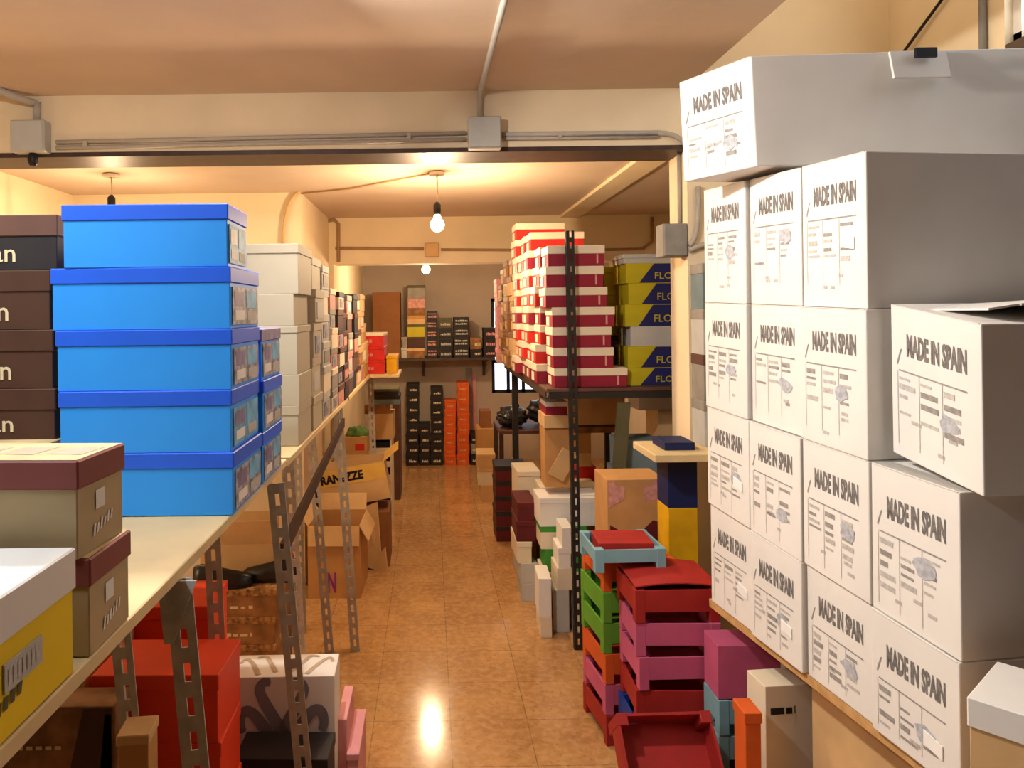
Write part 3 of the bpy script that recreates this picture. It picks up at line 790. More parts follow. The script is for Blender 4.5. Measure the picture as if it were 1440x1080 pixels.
m = M(); w0 = Vector((0, 0, 0))
m.hexa([(-.07, 0, -.23), (.03, -.02, -.26), (.035, -.012, -.26), (-.065, .008, -.23)], [(-.09, 0, .14), (.0, .01, .17), (.005, .018, .17), (-.085, .008, .14)])
m.hexa([(.0, -.02, -.36), (.07, -.04, -.30), (.075, -.032, -.30), (.005, -.012, -.36)], [(-.02, -.01, -.2), (.05, -.03, -.1), (.055, -.022, -.1), (-.015, -.002, -.2)])
m.build('sheet', CARD2, t)
shoe_box('narrow grey carton on the floor under the orange one, beside slotted post', P(396, 850, 3.75).x, P(412, 850, 3.75).x, 3.75, .08, 0, P(404, 810, 3.75).z, TEAL, None, name='carton')
t = thing('bottle', 'orange plastic bottle standing on narrow grey carton behind a slotted post', 'bottle', (P(404, 810, 3.75).x, 3.79, P(404, 810, 3.75).z))
M().lathe([(.024, 0), (.027, .01), (.027, .09), (.018, .115), (.010, .125), (.010, .135)], (0, 0, 0)).build('bottle_body', CORANGE, t)
M().lathe([(.012, .135), (.012, .155)], (0, 0, 0)).build('cap', WHITE2, t)
# tan and white stacks deeper on the left
Yt = 5.25
n = 6
for i in range(n):
    shoe_box(f'tan box with reddish end, {posn(i, n)} of floor stack by the wall', P(482, 650, Yt).x, P(517, 650, Yt).x, Yt, .3, .122*(n - 1 - i), .122, CARD2 if i % 2 else CARD, None, 0, random.uniform(-.02, .02), 'tan boxes stacked against the left wall',
             stickers=[('end_label', 'front', .09, .155, .03, .075, RED)])
t = thing('green_cloth', 'crumpled green cloth on top of tan box stack', 'cloth', P(503, 603, Yt + .12) * 1.0)
t.location.z = .732
m = M(); bmesh.ops.create_icosphere(m.bm, subdivisions=3, radius=1)
for v in m.bm.verts:
    k = 1 + .25*math.sin(7*v.co.x + 3*v.co.y)*math.cos(5*v.co.y); v.co = Vector((v.co.x*.08*k, v.co.y*.1*k, max(0, v.co.z)*.06*k))
for f in m.bm.faces: f.smooth = True
m.build('fabric', mat('green_fabric', '#5c7a3c', .9, .2), t)
Yq = 5.75; n = 6
for i in range(n):
    x0, x1 = P(519, 660, Yq).x, P(551, 660, Yq).x; z0 = .104*(n - 1 - i); L = x1 - x0
    t = thing('open_tray', f'white tray with dark open front, {posn(i, n)} of ladder stack', 'tray', ((x0+x1)/2, Yq + .16, z0), 0, 'white trays in the ladder like stack')
    m = M(); D = .32
    m.box((-L/2, -D/2, 0), (L/2, D/2, .008)); m.box((-L/2, -D/2 + .002, .008), (-L/2 + .012, D/2, .103)); m.box((L/2 - .012, -D/2 + .002, .008), (L/2, D/2, .103)); m.box((-L/2 + .012, D/2 - .01, .008), (L/2 - .012, D/2, .103))
    m.box((-L/2, -D/2, .008), (L/2, -D/2 + .004, .045))
    m.build('shell', WHITE2, t)
    M().box((-L/2 + .016, -D/2 + .02, .009), (L/2 - .016, D/2 - .02, .085)).build('black_block', BLACK, t)  # black block filling the tray behind its open front
shoe_box('pale tan carton on top of the white tray ladder stack', P(518, 600, Yq).x, P(553, 600, Yq).x, Yq + .02, .3, .624, .2, CARD2, None, name='carton')
shoe_box('red box with pale label in front of small green pack', -.46, -.38, Yq - .02 + .1, .16, .824, .06, RED, None)
shoe_box('brown carton on top of pale tan carton at left wall', P(512, 570, Yq).x, P(548, 570, Yq).x, Yq + .26 - .24, .06, .824, .07, PRINTB, None, name='carton')
shoe_box('flat dark grey box lying over the brown carton by left wall', P(521, 550, Yq).x, P(562, 550, Yq).x, Yq + .02, .28, .895, .07, TEAL, NEARBLK, .03)
shoe_box('flat black box topmost above the dark grey one by left wall', P(523, 545, Yq).x, P(560, 545, Yq).x, Yq + .03, .26, .965, .05, NEARBLK, OLIVE, .02)
t = tag(M().box((-.03, -.2, 0), (.03, .2, .86), 0, .004).build('brown_plank', DBROWN2, None, P(559, 640, 6.6)), 'dark brown upright plank leaning beside the white trays', 'plank'); t.location.z = 0

# ------------------------------------------------------------------ back of the room
Yk = 7.82
def white_scribble(n=1): return plines('front', (.3,), WHITE2, .25, .85, .22)
def backcol(desc, where, px0, px1, n, top, mats_, grp, pr=None):
    tops = [top + (653 - top)*i/n for i in range(n + 1)]
    pstack(desc, where, px0, px1, tops, Yk, .25, [it(mats_[i % len(mats_)], mats_[i % len(mats_)], print=pr() if pr else None) for i in range(n)], grp, 0.0, jit=.004)
backcol('white scripted black box', 'left black column at back wall', 571, 589, 8, 540, [NEARBLK], 'black boxes on the floor at the back', white_scribble)
backcol('white scripted black box', 'short black column at back wall', 589.5, 605, 4, 597, [NEARBLK], 'black boxes on the floor at the back', white_scribble)
backcol('white scripted black box', 'right black column at back wall', 605.5, 623, 8, 545, [NEARBLK], 'black boxes on the floor at the back', white_scribble)
backcol('orange shoe box', 'left orange column at back wall', 625, 641.5, 7, 563, [ORANGE], 'orange boxes on the floor at the back', lambda: plines('front', (.3,), CARD2, .2, .7, .18))
backcol('orange shoe box', 'right orange column at back wall', 643, 660.5, 8, 538, [ORANGE, ORANGE, CORANGE], 'orange boxes on the floor at the back', lambda: plines('front', (.3,), CARD2, .2, .7, .18))
backcol('dark grey shoe box', 'low grey column right of orange boxes', 662, 672, 3, 610, [NEARBLK, GREYC], 'grey boxes on the floor at the back', white_scribble)
tag(M().box((-.02, -.02, 0), (.02, -.006, .95), 0, .002).build('wooden_strip', PINK, None, (P(668, 560, 8.0).x, 8.10, 0)), 'thin pink upright strip against the back wall', 'strip')
tag(M().box((-.035, -.02, 0), (.035, -.008, 1.0), 0, .002).build('wooden_strip', GREYC, None, (P(664, 560, 8.0).x - .028, 8.106, 0)), 'grey upright strip beside the orange boxes at back', 'strip')
# wall shelf at the back
Yh = 7.66
ws = thing('wall_shelf', 'dark wall shelf with brackets across the back wall', 'shelf', (0, 7.9, P(630, 503, Yh).z))
zsh = ws.location.z
M().box((-.69, -.26, -.03), (.66, .195, 0), 0, .003).build('shelf_board', STEEL, ws)
for px in (595, 684):
    x = P(px, 520, Yh).x
    M().box((x - .012, -.2, -.05), (x + .012, .195, -.0305)).box((x - .012, .16, -.22), (x + .012, .195, -.05)).hexa([(x - .008, .12, -.2), (x + .008, .12, -.2), (x + .008, .16, -.2), (x - .008, .16, -.2)], [(x - .008, -.2, -.05), (x + .008, -.2, -.05), (x + .008, -.15, -.05), (x - .008, -.15, -.05)]).build('bracket', STEEL, ws)
def bs(desc, where, px0, px1, tops, mm, grp, lids=None, pr=None):
    pstack(desc, where, px0, px1, tops + [503], Yh, .24, [it(m_, (lids or mm)[i], print=pr() if pr else None, desc=(desc[i] if isinstance(desc, list) else desc)) for i, m_ in enumerate(mm)], grp, zsh, jit=.003)
shoe_box('large plain brown carton on left end of back wall shelf', P(524, 460, Yh).x, P(563, 460, Yh).x, Yh + .02, .3, zsh, P(545, 411, Yh).z - zsh, CARDD, None, name='carton')
bs(['grey shoe box', 'pale grey shoe box'], 'low pair beside the carton on back shelf', 564, 572.5, [474, 489], [GREYC, GREYW], 'mixed boxes on the back wall shelf')
bs(['grey green box with white label', 'pinkish tan box', 'brown box', 'orange brown box', 'thin tan box', 'yellow green box', 'dark brown box', 'cream lidded brown box'], 'the tallest back shelf stack', 573, 598, [401, 420, 433, 441, 449, 456, 474, 490],
   [GREYC, ROSE, PRINTB, CARD, CARD2, LIME, DBROWN, PRINTB], 'mixed boxes on the back wall shelf', [OLIVE, ROSE, PRINTB, CARDD, CARD2, OLIVE, DBROWN, CARD2])
bs('dark pink printed box', 'second stack on back shelf', 600, 615, [437, 450, 463, 476, 489], [NEARBLK]*5, 'dark printed boxes on the back wall shelf', None, lambda: plines('front', (.25, .6), ROSE, .1, .9, .22))
bs('dark green grey printed box', 'third stack on back shelf', 618, 636, [447, 461, 475, 489], [OLIVE, NEARBLK, NEARBLK, NEARBLK], 'dark printed boxes on the back wall shelf', None, lambda: plines('front', (.25,), GREYW, .1, .9, .25))
bs('black box with silver print', 'fourth stack on back shelf', 638, 660, [446, 460, 474, 488], [NEARBLK]*4, 'dark printed boxes on the back wall shelf', None, lambda: plines('front', (.25, .55), GREYW, .1, .9, .2))
bs(['brown box with cream patch', 'dark box with pale print'], 'low pair at right of back shelf', 661.5, 678, [475, 491], [PRINTB, NEARBLK], 'dark printed boxes on the back wall shelf', None, lambda: plines('front', (.3,), CREAMTXT, .4, .9, .3))
bs('dark box with pink print', 'rightmost stack on back shelf', 680, 698, [461, 476, 490], [NEARBLK]*3, 'dark printed boxes on the back wall shelf', None, lambda: plines('front', (.3,), PINK, .2, .9, .3))

# ------------------------------------------------------------------ right shelf unit beyond the beam
RS = 1.236
D0, D1 = 3.53, 5.55
ru = thing('shelf_unit', 'dark steel shelf unit right of aisle carrying white lidded maroon boxes', 'shelf', (.9, 4.5, 0))
L = ru.location
M().box(Vector((.545, D0, RS - .018)) - L, Vector((1.33, D1, RS - .0012)) - L, 0, .002).build('shelf_board', DBROWN2, ru)
M().box(Vector((.56, D0 - .002, RS - .05)) - L, Vector((1.33, D0 + .03, RS - .0185)) - L).build('rail', DARKPOST, ru)
M().box(Vector((.545, D0 + .03, RS - .05)) - L, Vector((.55, D1, RS - .0185)) - L).build('rail', STEEL, ru)
post((.665, D0 - .004, 0), (.648, D0 - .004, 1.98), DARKPOST, ru, w=.036)
for x, y, h in ((.70, 4.80, RS - .05), (.60, 5.5, RS - .05), (1.28, 5.5, RS - .05), (1.29, 3.6, RS - .05)):
    post((x, y, 0), (x, y, h), DARKPOST if y > 5 else PRINTB, ru, w=.04, slots=False)
mtop = [345, 374, 404, 432, 460, 489, 518]
zm = [P(815, y, 3.56).z for y in mtop] + [RS]
ml = [(771, 852), (768, 850), (767, 855), (776, 865), (776, 860), (777, 863), (778, 882)]
def side_print(m, L, D, Hh):
    fn = face_fn('front', L, D, .0015)
    rect(m, fn, L*.86, L*.89, Hh*.12, Hh*.58, 1)
    return [ROSE]
def left_stickers(D, hh):
    return [('end_label', 'left', D*.12, D*.55, hh*.08, hh*.52, WHITE2)]
for i in range(7):
    a = P(ml[i][0], 450, 3.56).x; b = max(P(ml[i][1], 450, 3.56).x, a + .25)
    hh = zm[i] - zm[i+1]
    shoe_box(f'maroon shoe box with white lid, {posn(i, 7)} of front right stack', a, b, 3.56, .2, zm[i+1], hh, MAROON, WHITE2, hh*.40, 0, 'maroon boxes with white lids, front stack', printing=side_print, stickers=left_stickers(.2, hh))
for k, (Y, n, xs, nm) in enumerate([(3.775, 7, .545, 'second'), (3.985, 8, .535, 'third'), (4.195, 8, .53, 'fourth'), (4.405, 9, .515, 'fifth')]):
    z = RS
    for i in range(n):
        hh = .0985; x = xs + random.uniform(-.015, .012)
        shoe_box(f'maroon shoe box with white lid, {posn(n - 1 - i, n)} of {nm} stack from the front', x, x + .29, Y, .2, z, hh, RED if i % 3 else MAROON, WHITE2, hh*.38, random.uniform(-.04, .04), 'maroon boxes with white lids, rear stacks', stickers=left_stickers(.2, hh))
        z += hh
for k, (Y, n, ht, xs, mm, l, nm) in enumerate([(4.63, 6, .7, .51, [BRNP, CARD2, PRINTB], None, 'first mottled brown stack'), (4.86, 6, .70, .50, [PRINTB, BRNP, CARDD], None, 'second mottled brown stack'), (5.1, 6, .66, .495, [BRNP, PRINTB], None, 'third mottled brown stack')]):
    for i in range(n):
        hh = ht/n; x = xs + random.uniform(-.012, .012)
        shoe_box(f'brown printed shoe box, {posn(n - 1 - i, n)} of {nm} behind maroon boxes', x, x + .33, Y, .21, RS + hh*i, hh, mm[i % len(mm)], mm[(i + 1) % len(mm)], hh*.3, random.uniform(-.03, .03), 'mottled brown boxes behind the maroon boxes',
                 stickers=[('end_label', 'left', .03, .13, hh*.15, hh*.6, CARD2)])
for i in range(6):
    x = .475 + random.uniform(-.005, .005)
    shoe_box(f'pink shoe box, {posn(5 - i, 6)} of pink stack at far end of right shelf', x, x + .3, 5.33, .2, RS + .1*i, .1, PINK if i % 2 else ROSE, PINK, .03, random.uniform(-.02, .02), 'pink boxes at the far end of the right shelf')
# yellow and navy boxes
def flo(m, L, D, Hh):
    fn = face_fn('front', L, D, .0012)
    m.poly([fn(L*.19, 0.002), fn(L - .002, 0.002), fn(L - .002, Hh - .002), fn(L*.41, Hh - .002)], 1)
    fn2 = face_fn('front', L, D, .002)
    v, f = text2d('FLOA', .005)
    m.polys(v, f, 2, lambda a, b: fn2(L*(.42 + .36*a), Hh*(.20 + .34*b)))
    return [NAVY, LIME]
fz = [370, 398, 428, 459, 487, 517]
Yf = 3.6
zf = [P(915, y, Yf).z for y in fz] + [RS]
fx = [.945, .958, .94, .955, .95, .945]
shoe_box('grey lidded box on top of the yellow and navy stack', .935, 1.25, Yf + .01, .22, zf[0], .045, GREYW, GREYW, .02)
for i in range(6):
    hh = zf[i] - zf[i+1]
    if i == 3: shoe_box('plain pale grey box between the yellow and navy ones', fx[i] + .01, fx[i] + .33, Yf, .24, zf[i+1], hh, GREYW, None)
    else:
        k = [0, 1, 2, None, 3, 4][i]
        shoe_box(f'yellow and navy box with FLO lettering, {["topmost of the six box stack", "second from the top", "just above the plain grey box", "just below the plain grey box", "lowest on the shelf"][k]}', fx[i], fx[i] + .33, Yf, .24, zf[i+1], hh, LIME, None, 0, random.uniform(-.01, .01), 'yellow and navy boxes', printing=flo)
for i in range(5):
    shoe_box(f'lime yellow box, {posn(4 - i, 5)} of stack behind the navy boxes', .885 + .004*i, 1.2, 3.86, .2, RS + .118*i, .118, LIME if i > 1 else PRINTB, LIME if i > 1 else DBROWN, .03, random.uniform(-.03, .03), 'lime boxes behind the navy boxes')
for i in range(2):
    shoe_box(f'dark brown box between maroon and yellow stacks, {"upper" if i else "lower"} one',   .862, .932, 3.772, .08, RS + .1*i, .1, DBROWN2, NAVYD, .03)

# things under and around the right shelf unit
def fstack(where, px0, px1, Y, D, items, group, pyt=None, yj=.03, name='shoe_box'):
    """items bottom-up: (desc, height, body, lid, dx0, dx1)"""
    z = 0; n = len(items)
    for i, q in enumerate(items):
        d, hh, b, l = q[:4]; dx0, dx1 = q[4:6] if len(q) > 4 else (0, 0)
        a = P(px0 + dx0, 700, Y).x; e = P(px1 + dx1, 700, Y).x
        shoe_box(f'{d}, {posn(n - 1 - i, n)} of {where}', a, e, Y, D, z, hh, b, l, min(.03, hh*.3), random.uniform(-yj, yj), group, name=name)
        z += hh
    return z
G = 'boxes standing on the floor right of the aisle'
fstack('floor stack at aisle edge with maroon box', 730, 754, 4.12, .3, [('grey white box', .10, GREYW, None, 3, 0), ('grey white box', .11, GREYW, None), ('white box', .12, WHITE2, WHITE2, -4, -7), ('maroon box', .115, MAROOND, MAROOND, -4, 0), ('maroon box', .10, MAROOND, MAROOND, -3, 0)], G)
fstack('tall cream pair behind maroon boxes', 727, 760, 4.46, .28, [('tan carton', .355, CARD, None), ('cream box', .29, WHITE2, WHITE2)], G)
fstack('wide pale stack behind right post', 738, 842, 4.78 - .6 + .02, .22, [('brown carton', .50, CARD, None, 22, 0), ('wide cream box', .11, WHITE2, WHITE2, 22, 0)], G)
fstack('white stack with green boxes', 762, 845, 3.92, .22, [('white box', .12, WHITE2, None, 4, -40), ('white box', .11, WHITE2, None, 0, -40), ('green box', .12, GREEN, None, 4, -20), ('white box with green edge', .12, WHITE2, GREEN, -2, -20), ('wide white lidded box', .15, WHITE, WHITE, -4, 0)], G)
fstack('slim white stack just left of dark post', 776, 799, 3.72, .18, [('tall grey box', .21, GREYW, None, 0, 0), ('white box', .11, WHITE2, None, 6, 4), ('white box', .10, WHITE, WHITE, 8, 4), ('white box', .10, WHITE, None, 14, 6)], G, yj=.05)
fstack('narrow white pair at the aisle edge', 757, 775, 3.66, .2, [('tall white box', .10, WHITE2, None, 2, 0), ('white box', .19, WHITE, None)], G, yj=.05)
fstack('white stack directly behind dark post', 803, 840, 3.72, .17, [('white box', .15, WHITE2, WHITE2), ('white box', .15, WHITE2, WHITE2), ('green and white box', .12, GREEN, WHITE)], G)
shoe_box('cream box standing behind the wide white lidded box', P(775, 675, 4.62).x, P(792, 675, 4.62).x, 4.5, .2, 0, P(785, 666, 4.6).z, WHITE2, WHITE2, .03)
fstack('dark stack by brown rear post', 697, 742, 5.2, .27, [('dark maroon box', .105, MAROOND, NEARBLK)]*0 + [(f'dark maroon box with pale edge', .105, MAROOND, NEARBLK) for _ in range(5)], 'dark maroon boxes near the rear post')
fstack('cream pile beside the dark stack', 676, 696, 6.3, .3, [('cream box', .14, CARD2, None), ('cream box', .14, WHITE2, CARD2, -3, 0), ('cream box', .12, CARD2, CARD2, -4, 2)], 'cream boxes near the back right')
shoe_box('tan carton standing near the back right under the bags', P(671, 600, 7.0).x, P(700, 600, 7.0).x, 7.0, .3, 0, P(685, 603, 7.0).z, CARD, None, name='carton')
shoe_box('small brown carton on top of tan one near back right', P(676, 590, 7.0).x, P(691, 590, 7.0).x, 7.05, .2, P(685, 603, 7.0).z, .16, CARDD, None, name='carton')
# table with black bags under the back window
tb = thing('work_table', 'low dark table carrying black bags near the back window', 'table', (.79, 6.6, 0))
tz = P(720, 603, 6.4).z
M().box((-.22, -.3, tz - .03), (.45, .3, tz), 0, .003).build('tabletop', DBROWN2, tb)
for sx in (-.2, .42):
    for sy in (-.27, .27): M().box((sx - .018, sy - .018, 0), (sx + .018, sy + .018, tz - .031)).build('leg', STEEL, tb)
def bag(label, loc, s, seed):
    r = random.Random(seed); ph = [r.uniform(0, 6) for _ in range(6)]
    m = M(); bmesh.ops.create_icosphere(m.bm, subdivisions=4, radius=1)
    for v in m.bm.verts:
        c = v.co.copy(); k = 1 + .12*math.sin(6*c.x + ph[0])*math.sin(5*c.y + ph[1]) + .07*math.sin(13*c.z + ph[2] + 6*c.x) + .04*math.sin(21*c.y + ph[3])
        v.co = Vector((c.x*s[0]*k, c.y*s[1]*k, max(-.85, c.z)*s[2]*k))
    mn = min(v.co.z for v in m.bm.verts)
    for v in m.bm.verts: v.co.z = max(v.co.z - mn, 0)
    for f in m.bm.faces: f.smooth = True
    t = thing('plastic_bag', label, 'bag', loc, 0, 'black bags on the low table')
    m.build('sack', BAG, t)
    M().tube([(0, 0, s[2]*1.7), (.02, .01, s[2]*2.05), (.05, .02, s[2]*2.2)], [.03, .018, .035]).build('knot', BAG, t)
bag('black plastic bag on the table, left and lower', (.70, 6.5, tz), (.13, .16, .09), 3)
bag('large black plastic bag heaped on the table at right', (1.03, 6.55, tz), (.17, .2, .13), 5)
shoe_box('maroon box with white band below the right shelf, upper', P(766, 568, 4.0).x, P(798, 568, 4.0).x, 3.98, .2, P(780, 583, 4.0).z, .07, MAROON, WHITE, .025, name='shoe_box')
z1 = P(780, 583, 4.0).z
shoe_box('cream tan box directly under the white banded maroon box', P(764, 590, 4.0).x, P(800, 590, 4.0).x, 3.97, .22, P(780, 601, 4.0).z, z1 - P(780, 601, 4.0).z, CARD2, None)
z2 = P(780, 601, 4.0).z
open_carton('open brown carton with raised flap under the right shelf', P(766, 640, 4.0).x, P(800, 640, 4.0).x, 3.99, .16, .66, z2 - .665, CARD, [], name='open_carton')
tag(M().box((-.045, -.003, 0), (.045, .003, .16)).build('loose_flap', CARD2, None, (P(782, 640, 3.93).x, 3.955, .72), (.12, .5, 0)), 'tilted loose cardboard flap leaning at front of open brown carton', 'flap')
fstack('cartons under front edge of right shelf', 808, 850, 4.46, .22, [('brown carton', .54, CARDD, None, -3, 20), ('red box', .13, RED, None, 5, -12), ('tan box', .08, CARD2, None, 5, -18), ('tan box', .12, CARD, None, 4, -18), ('dark brown box', .05, PRINTB, DBROWN, 0, 20), ('wide tan carton', .17, CARD2, None, -6, 30)], 'cartons under the front of the right shelf', name='carton')
fstack('grey teal pile beside yellow box', 862, 925, 3.5, .2, [('brown carton', .55, PRINTB, None, 0, 0), ('dark grey box', .2, GREYC, None, 2, -10), ('grey teal box', .1, TEAL, TEAL, 6, 0), ('grey teal box', .14, TEAL, TEAL, 10, 5)], 'grey boxes under the right shelf')
shoe_box('white box with grey end just under the right shelf', P(898, 566, 3.75).x, 1.22, 3.75, .2, P(920, 577, 3.75).z, .07, WHITE, None)
zz = P(920, 577, 3.75).z
shoe_box('pale cream box under the white box beside the pier', P(925, 590, 3.75).x, 1.25, 3.74, .22, .6, zz - .6, CARD2, None, name='carton')
shoe_box('dark carton on the floor below the cream box by pier', P(925, 590, 3.75).x, 1.25, 3.74, .24, 0, .6, PRINTB, None, name='carton')
a, b = P(848, 690, 3.42), P(882, 560, 3.42)
ol = M(); ol.hexa([(a.x - .03, 3.42, .0), (a.x + .03, 3.42, .0), (a.x + .03, 3.44, .0), (a.x - .03, 3.44, .0)], [(b.x - .03, 3.47, 1.17), (b.x + .03, 3.47, 1.17), (b.x + .03, 3.49, 1.17), (b.x - .03, 3.49, 1.17)])
tag(ol.build('plank', OLIVE), 'olive grey plank leaning against the front of the right shelf', 'plank')

# ------------------------------------------------------------------ coloured crates
_cr = {}
def crate(label, loc, mt, yaw=0.0, L=.285, D=.24, Hh=.112, group='coloured cardboard crates', rot=None):
    t = thing('crate', label, 'crate', loc, yaw, group)
    if rot: t.rotation_euler = rot
    k = (mt.name, L, D, Hh)
    if k not in _cr:
        z0 = .036
        long_ = M().box((-L/2 + .004, -.004, z0), (L/2 - .004, .004, Hh - .004)).mesh('side_panel', mt)
        short = M().box((-.004, -D/2 + .012, z0), (.004, D/2 - .012, Hh - .004)).mesh('end_panel', mt)
        cp = M().box((-.017, -.017, 0), (.017, .017, Hh - .0015), 0, .002).mesh('corner_post', mt)
        base = M().box((-L/2 + .01, -D/2 + .012, z0), (L/2 - .01, D/2 - .012, z0 + .006)).mesh('base', mt)
        _cr[k] = (long_, short, cp, base)
    long_, short, cp, base = _cr[k]
    link('side_panel', long_, t, (0, -D/2 + .006, 0)); link('side_panel', long_, t, (0, D/2 - .006, 0))
    link('end_panel', short, t, (-L/2 + .006, 0, 0)); link('end_panel', short, t, (L/2 - .006, 0, 0))
    for sx in (-1, 1):
        for sy in (-1, 1): link('corner_post', cp, t, (sx*(L/2 - .018), sy*(D/2 - .018), 0))
    link('base', base, t)
    return t
# front (right) stack
x0 = P(894, 930, 2.48).x; cx = x0 + .142
rows = [('light blue', CLBLUE), ('blue', CBLUE), ('red', CRED), ('pink', CPINK), ('pink', CPINK), ('red', CRED)]
names = ['pale blue crate at the bottom of the front crate stack', 'dark blue crate low in the front crate stack', 'red crate under the two pink crates of front stack',
         'lower pink crate of the front crate stack', 'upper pink crate of the front crate stack', 'red crate on top of the front crate stack']
for i, (c, mt) in enumerate(rows):
    crate(names[i], (cx + (.0, .0, .004, .008, .004, -.002)[i], 2.48 + .12, .112*i), mt, (.0, .02, -.03, .02, -.02, .015)[i])
lid = M()
n = 10
for k in range(n):
    a0, a1 = -.14 + .28*k/n, -.14 + .28*(k + 1)/n
    zz0, zz1 = .012*math.cos(math.pi*a0/.3), .012*math.cos(math.pi*a1/.3)
    lid.hexa([(a0, -.118, zz0), (a1, -.118, zz1), (a1, .118, zz1 + .004), (a0, .118, zz0 + .004)], [(a0, -.118, zz0 + .004), (a1, -.118, zz1 + .004), (a1, .118, zz1 + .008), (a0, .118, zz0 + .008)])
tag(lid.build('lid_sheet', CRED, None, (cx, 2.6, .677)), 'bowed red cardboard sheet covering the top red crate', 'sheet')
# rear (left) stack
x0 = P(843, 950, 2.72).x; cx2 = x0 + .15
rows = [('red', CRED), ('pink', CPINK), ('orange', CORANGE), ('green', CGREEN), ('green', CGREEN), ('orange', CORANGE)]
names = ['red crate at the bottom of the rear crate stack', 'pink crate second from floor in the rear crate stack', 'orange crate below the two green crates',
         'lower green crate of the rear crate stack', 'upper green crate of the rear crate stack', 'orange crate resting on the upper green crate']
for i, (c, mt) in enumerate(rows):
    crate(names[i], (cx2 + (.0, .0, .0, -.005, -.005, .0)[i], 2.735 + .15 + .005, .113*i), mt, (.12, .1, .11, .1, .11, .09)[i], .28, .27, .113)
crate('pale blue crate on top of rear stack holding a red box', (.690, 2.62 + .12, .6785), CLBLUE, .03, .255, .24, .085)
shoe_box('worn red shoe box lying in the pale blue crate', .595, .79, 2.66, .16, .7215, .05, RED, CRED, .03, -.04)
# tilted open red crate in front and its neighbours
crate('pale blue crate on floor under the tilted red crate', (P(940, 1060, 2.2).x, 2.18, 0), CLBLUE, .03)
crate('red crate tipped on its side with its open top facing the camera', (P(957, 1060, 2.1).x, 2.27, .208), CRED, 0, .29, .25, .13, rot=(math.radians(48), 0, .03))
# pink sheet, pale blue crates, orange box by the white carton shelf
shoe_box('flat dark box under the small pale blue crates', .885, 1.08, 2.345, .12, 0, .149, NEARBLK, None)
crate('pale blue crate below the large pink box, lower one', (.985, 2.405, .1495), CLBLUE, .0, .195, .125)
crate('pale blue crate below the large pink box, upper one', (.985, 2.405, .262), CLBLUE, .02, .195, .125)
shoe_box('large pink box standing on pale blue crates beside front crate stack', .89, 1.088, 2.345, .12, .3745, P(1050, 905, 2.36).z - .3745, CPINK, None, 0, -.01, name='pink_box')
# boxes behind the crates along the pier
z = 0
fx0, fx1 = P(938, 750, 2.9).x, P(979, 750, 2.9).x
for d, hh, b, nm in (('brown carton on floor behind the red crates', .50, PRINTB, 'carton'), ('orange box under the yellow box by the pier', .10, CORANGE, 'shoe_box'), ('deep yellow box standing under dark blue box by the pier', .235, YELLD, 'shoe_box'), ('dark blue box under the wooden shelf end by pier', .195, NAVYD, 'shoe_box')):
    shoe_box(d, fx0, fx1, 2.88, .14, z, hh, b, None, 0, 0, None, nm); z += hh
zboard = z
shoe_box('maroon carton on floor behind the colored crates', P(846, 760, 3.15).x, P(930, 760, 3.15).x, 3.12, .22, 0, .60, MAROOND, None, name='carton')
def torn(m, L, D, Hh):
    fn = face_fn('front', L, D, .0015)
    m.poly([fn(L*.04, 0.003), fn(L*.97, 0.003), fn(L*.97, Hh*.36), fn(L*.78, Hh*.42), fn(L*.62, Hh*.30), fn(L*.5, Hh*.14), fn(L*.3, Hh*.14), fn(L*.2, Hh*.28), fn(L*.04, Hh*.36)], 1)
    m.poly([fn(L*.02, Hh*.60), fn(L*.28, Hh*.72), fn(L*.30, Hh*.9), fn(L*.14, Hh*.92), fn(L*.12, Hh*.99), fn(L*.02, Hh*.95)], 2)
    m.poly([fn(L*.62, Hh*.70), fn(L*.93, Hh*.70), fn(L*.95, Hh*.99), fn(L*.78, Hh*.99), fn(L*.76, Hh*.90), fn(L*.62, Hh*.90)], 2)
    return [MAROOND, ROSE]
shoe_box('torn brown carton with maroon base and pale patches behind the crates', P(851, 720, 3.15).x, P(933, 720, 3.15).x, 3.12, .22, .60, P(890, 672, 3.15).z - .60, CARD, None, 0, .02, printing=torn, name='carton')
# wooden shelf end
bd = thing('wooden_shelf', 'pine board end sticking out beside the white carton stack', 'shelf', (fx0 + .2, 2.9, zboard + .0012))
M().box((P(912, 640, 2.86).x - fx0 - .2, -.12, 0), (.4, .18, .03), 0, .003).build('board', PINE, bd)
M().box((.1, .0, -zboard - .001), (.14, .04, -.0005)).build('leg', PINE, bd)
shoe_box('flat dark navy box on the pine board end', P(930, 605, 2.9).x, P(972, 605, 2.9).x, 2.86, .16, zboard + .0315, .03, NAVYD, None)
for i in range(4):
    shoe_box(f'grey box with dark edge between pier and white cartons, {posn(3 - i, 4)}', 1.065, 1.30, 2.92, .14, zboard + .0318 + .18*i, .18, [GREYW, GREYC, GREYW, TEAL][i], [GREYC, DBROWN2, GREYC, GREYC][i], .04, 0, 'grey boxes beside the pier')

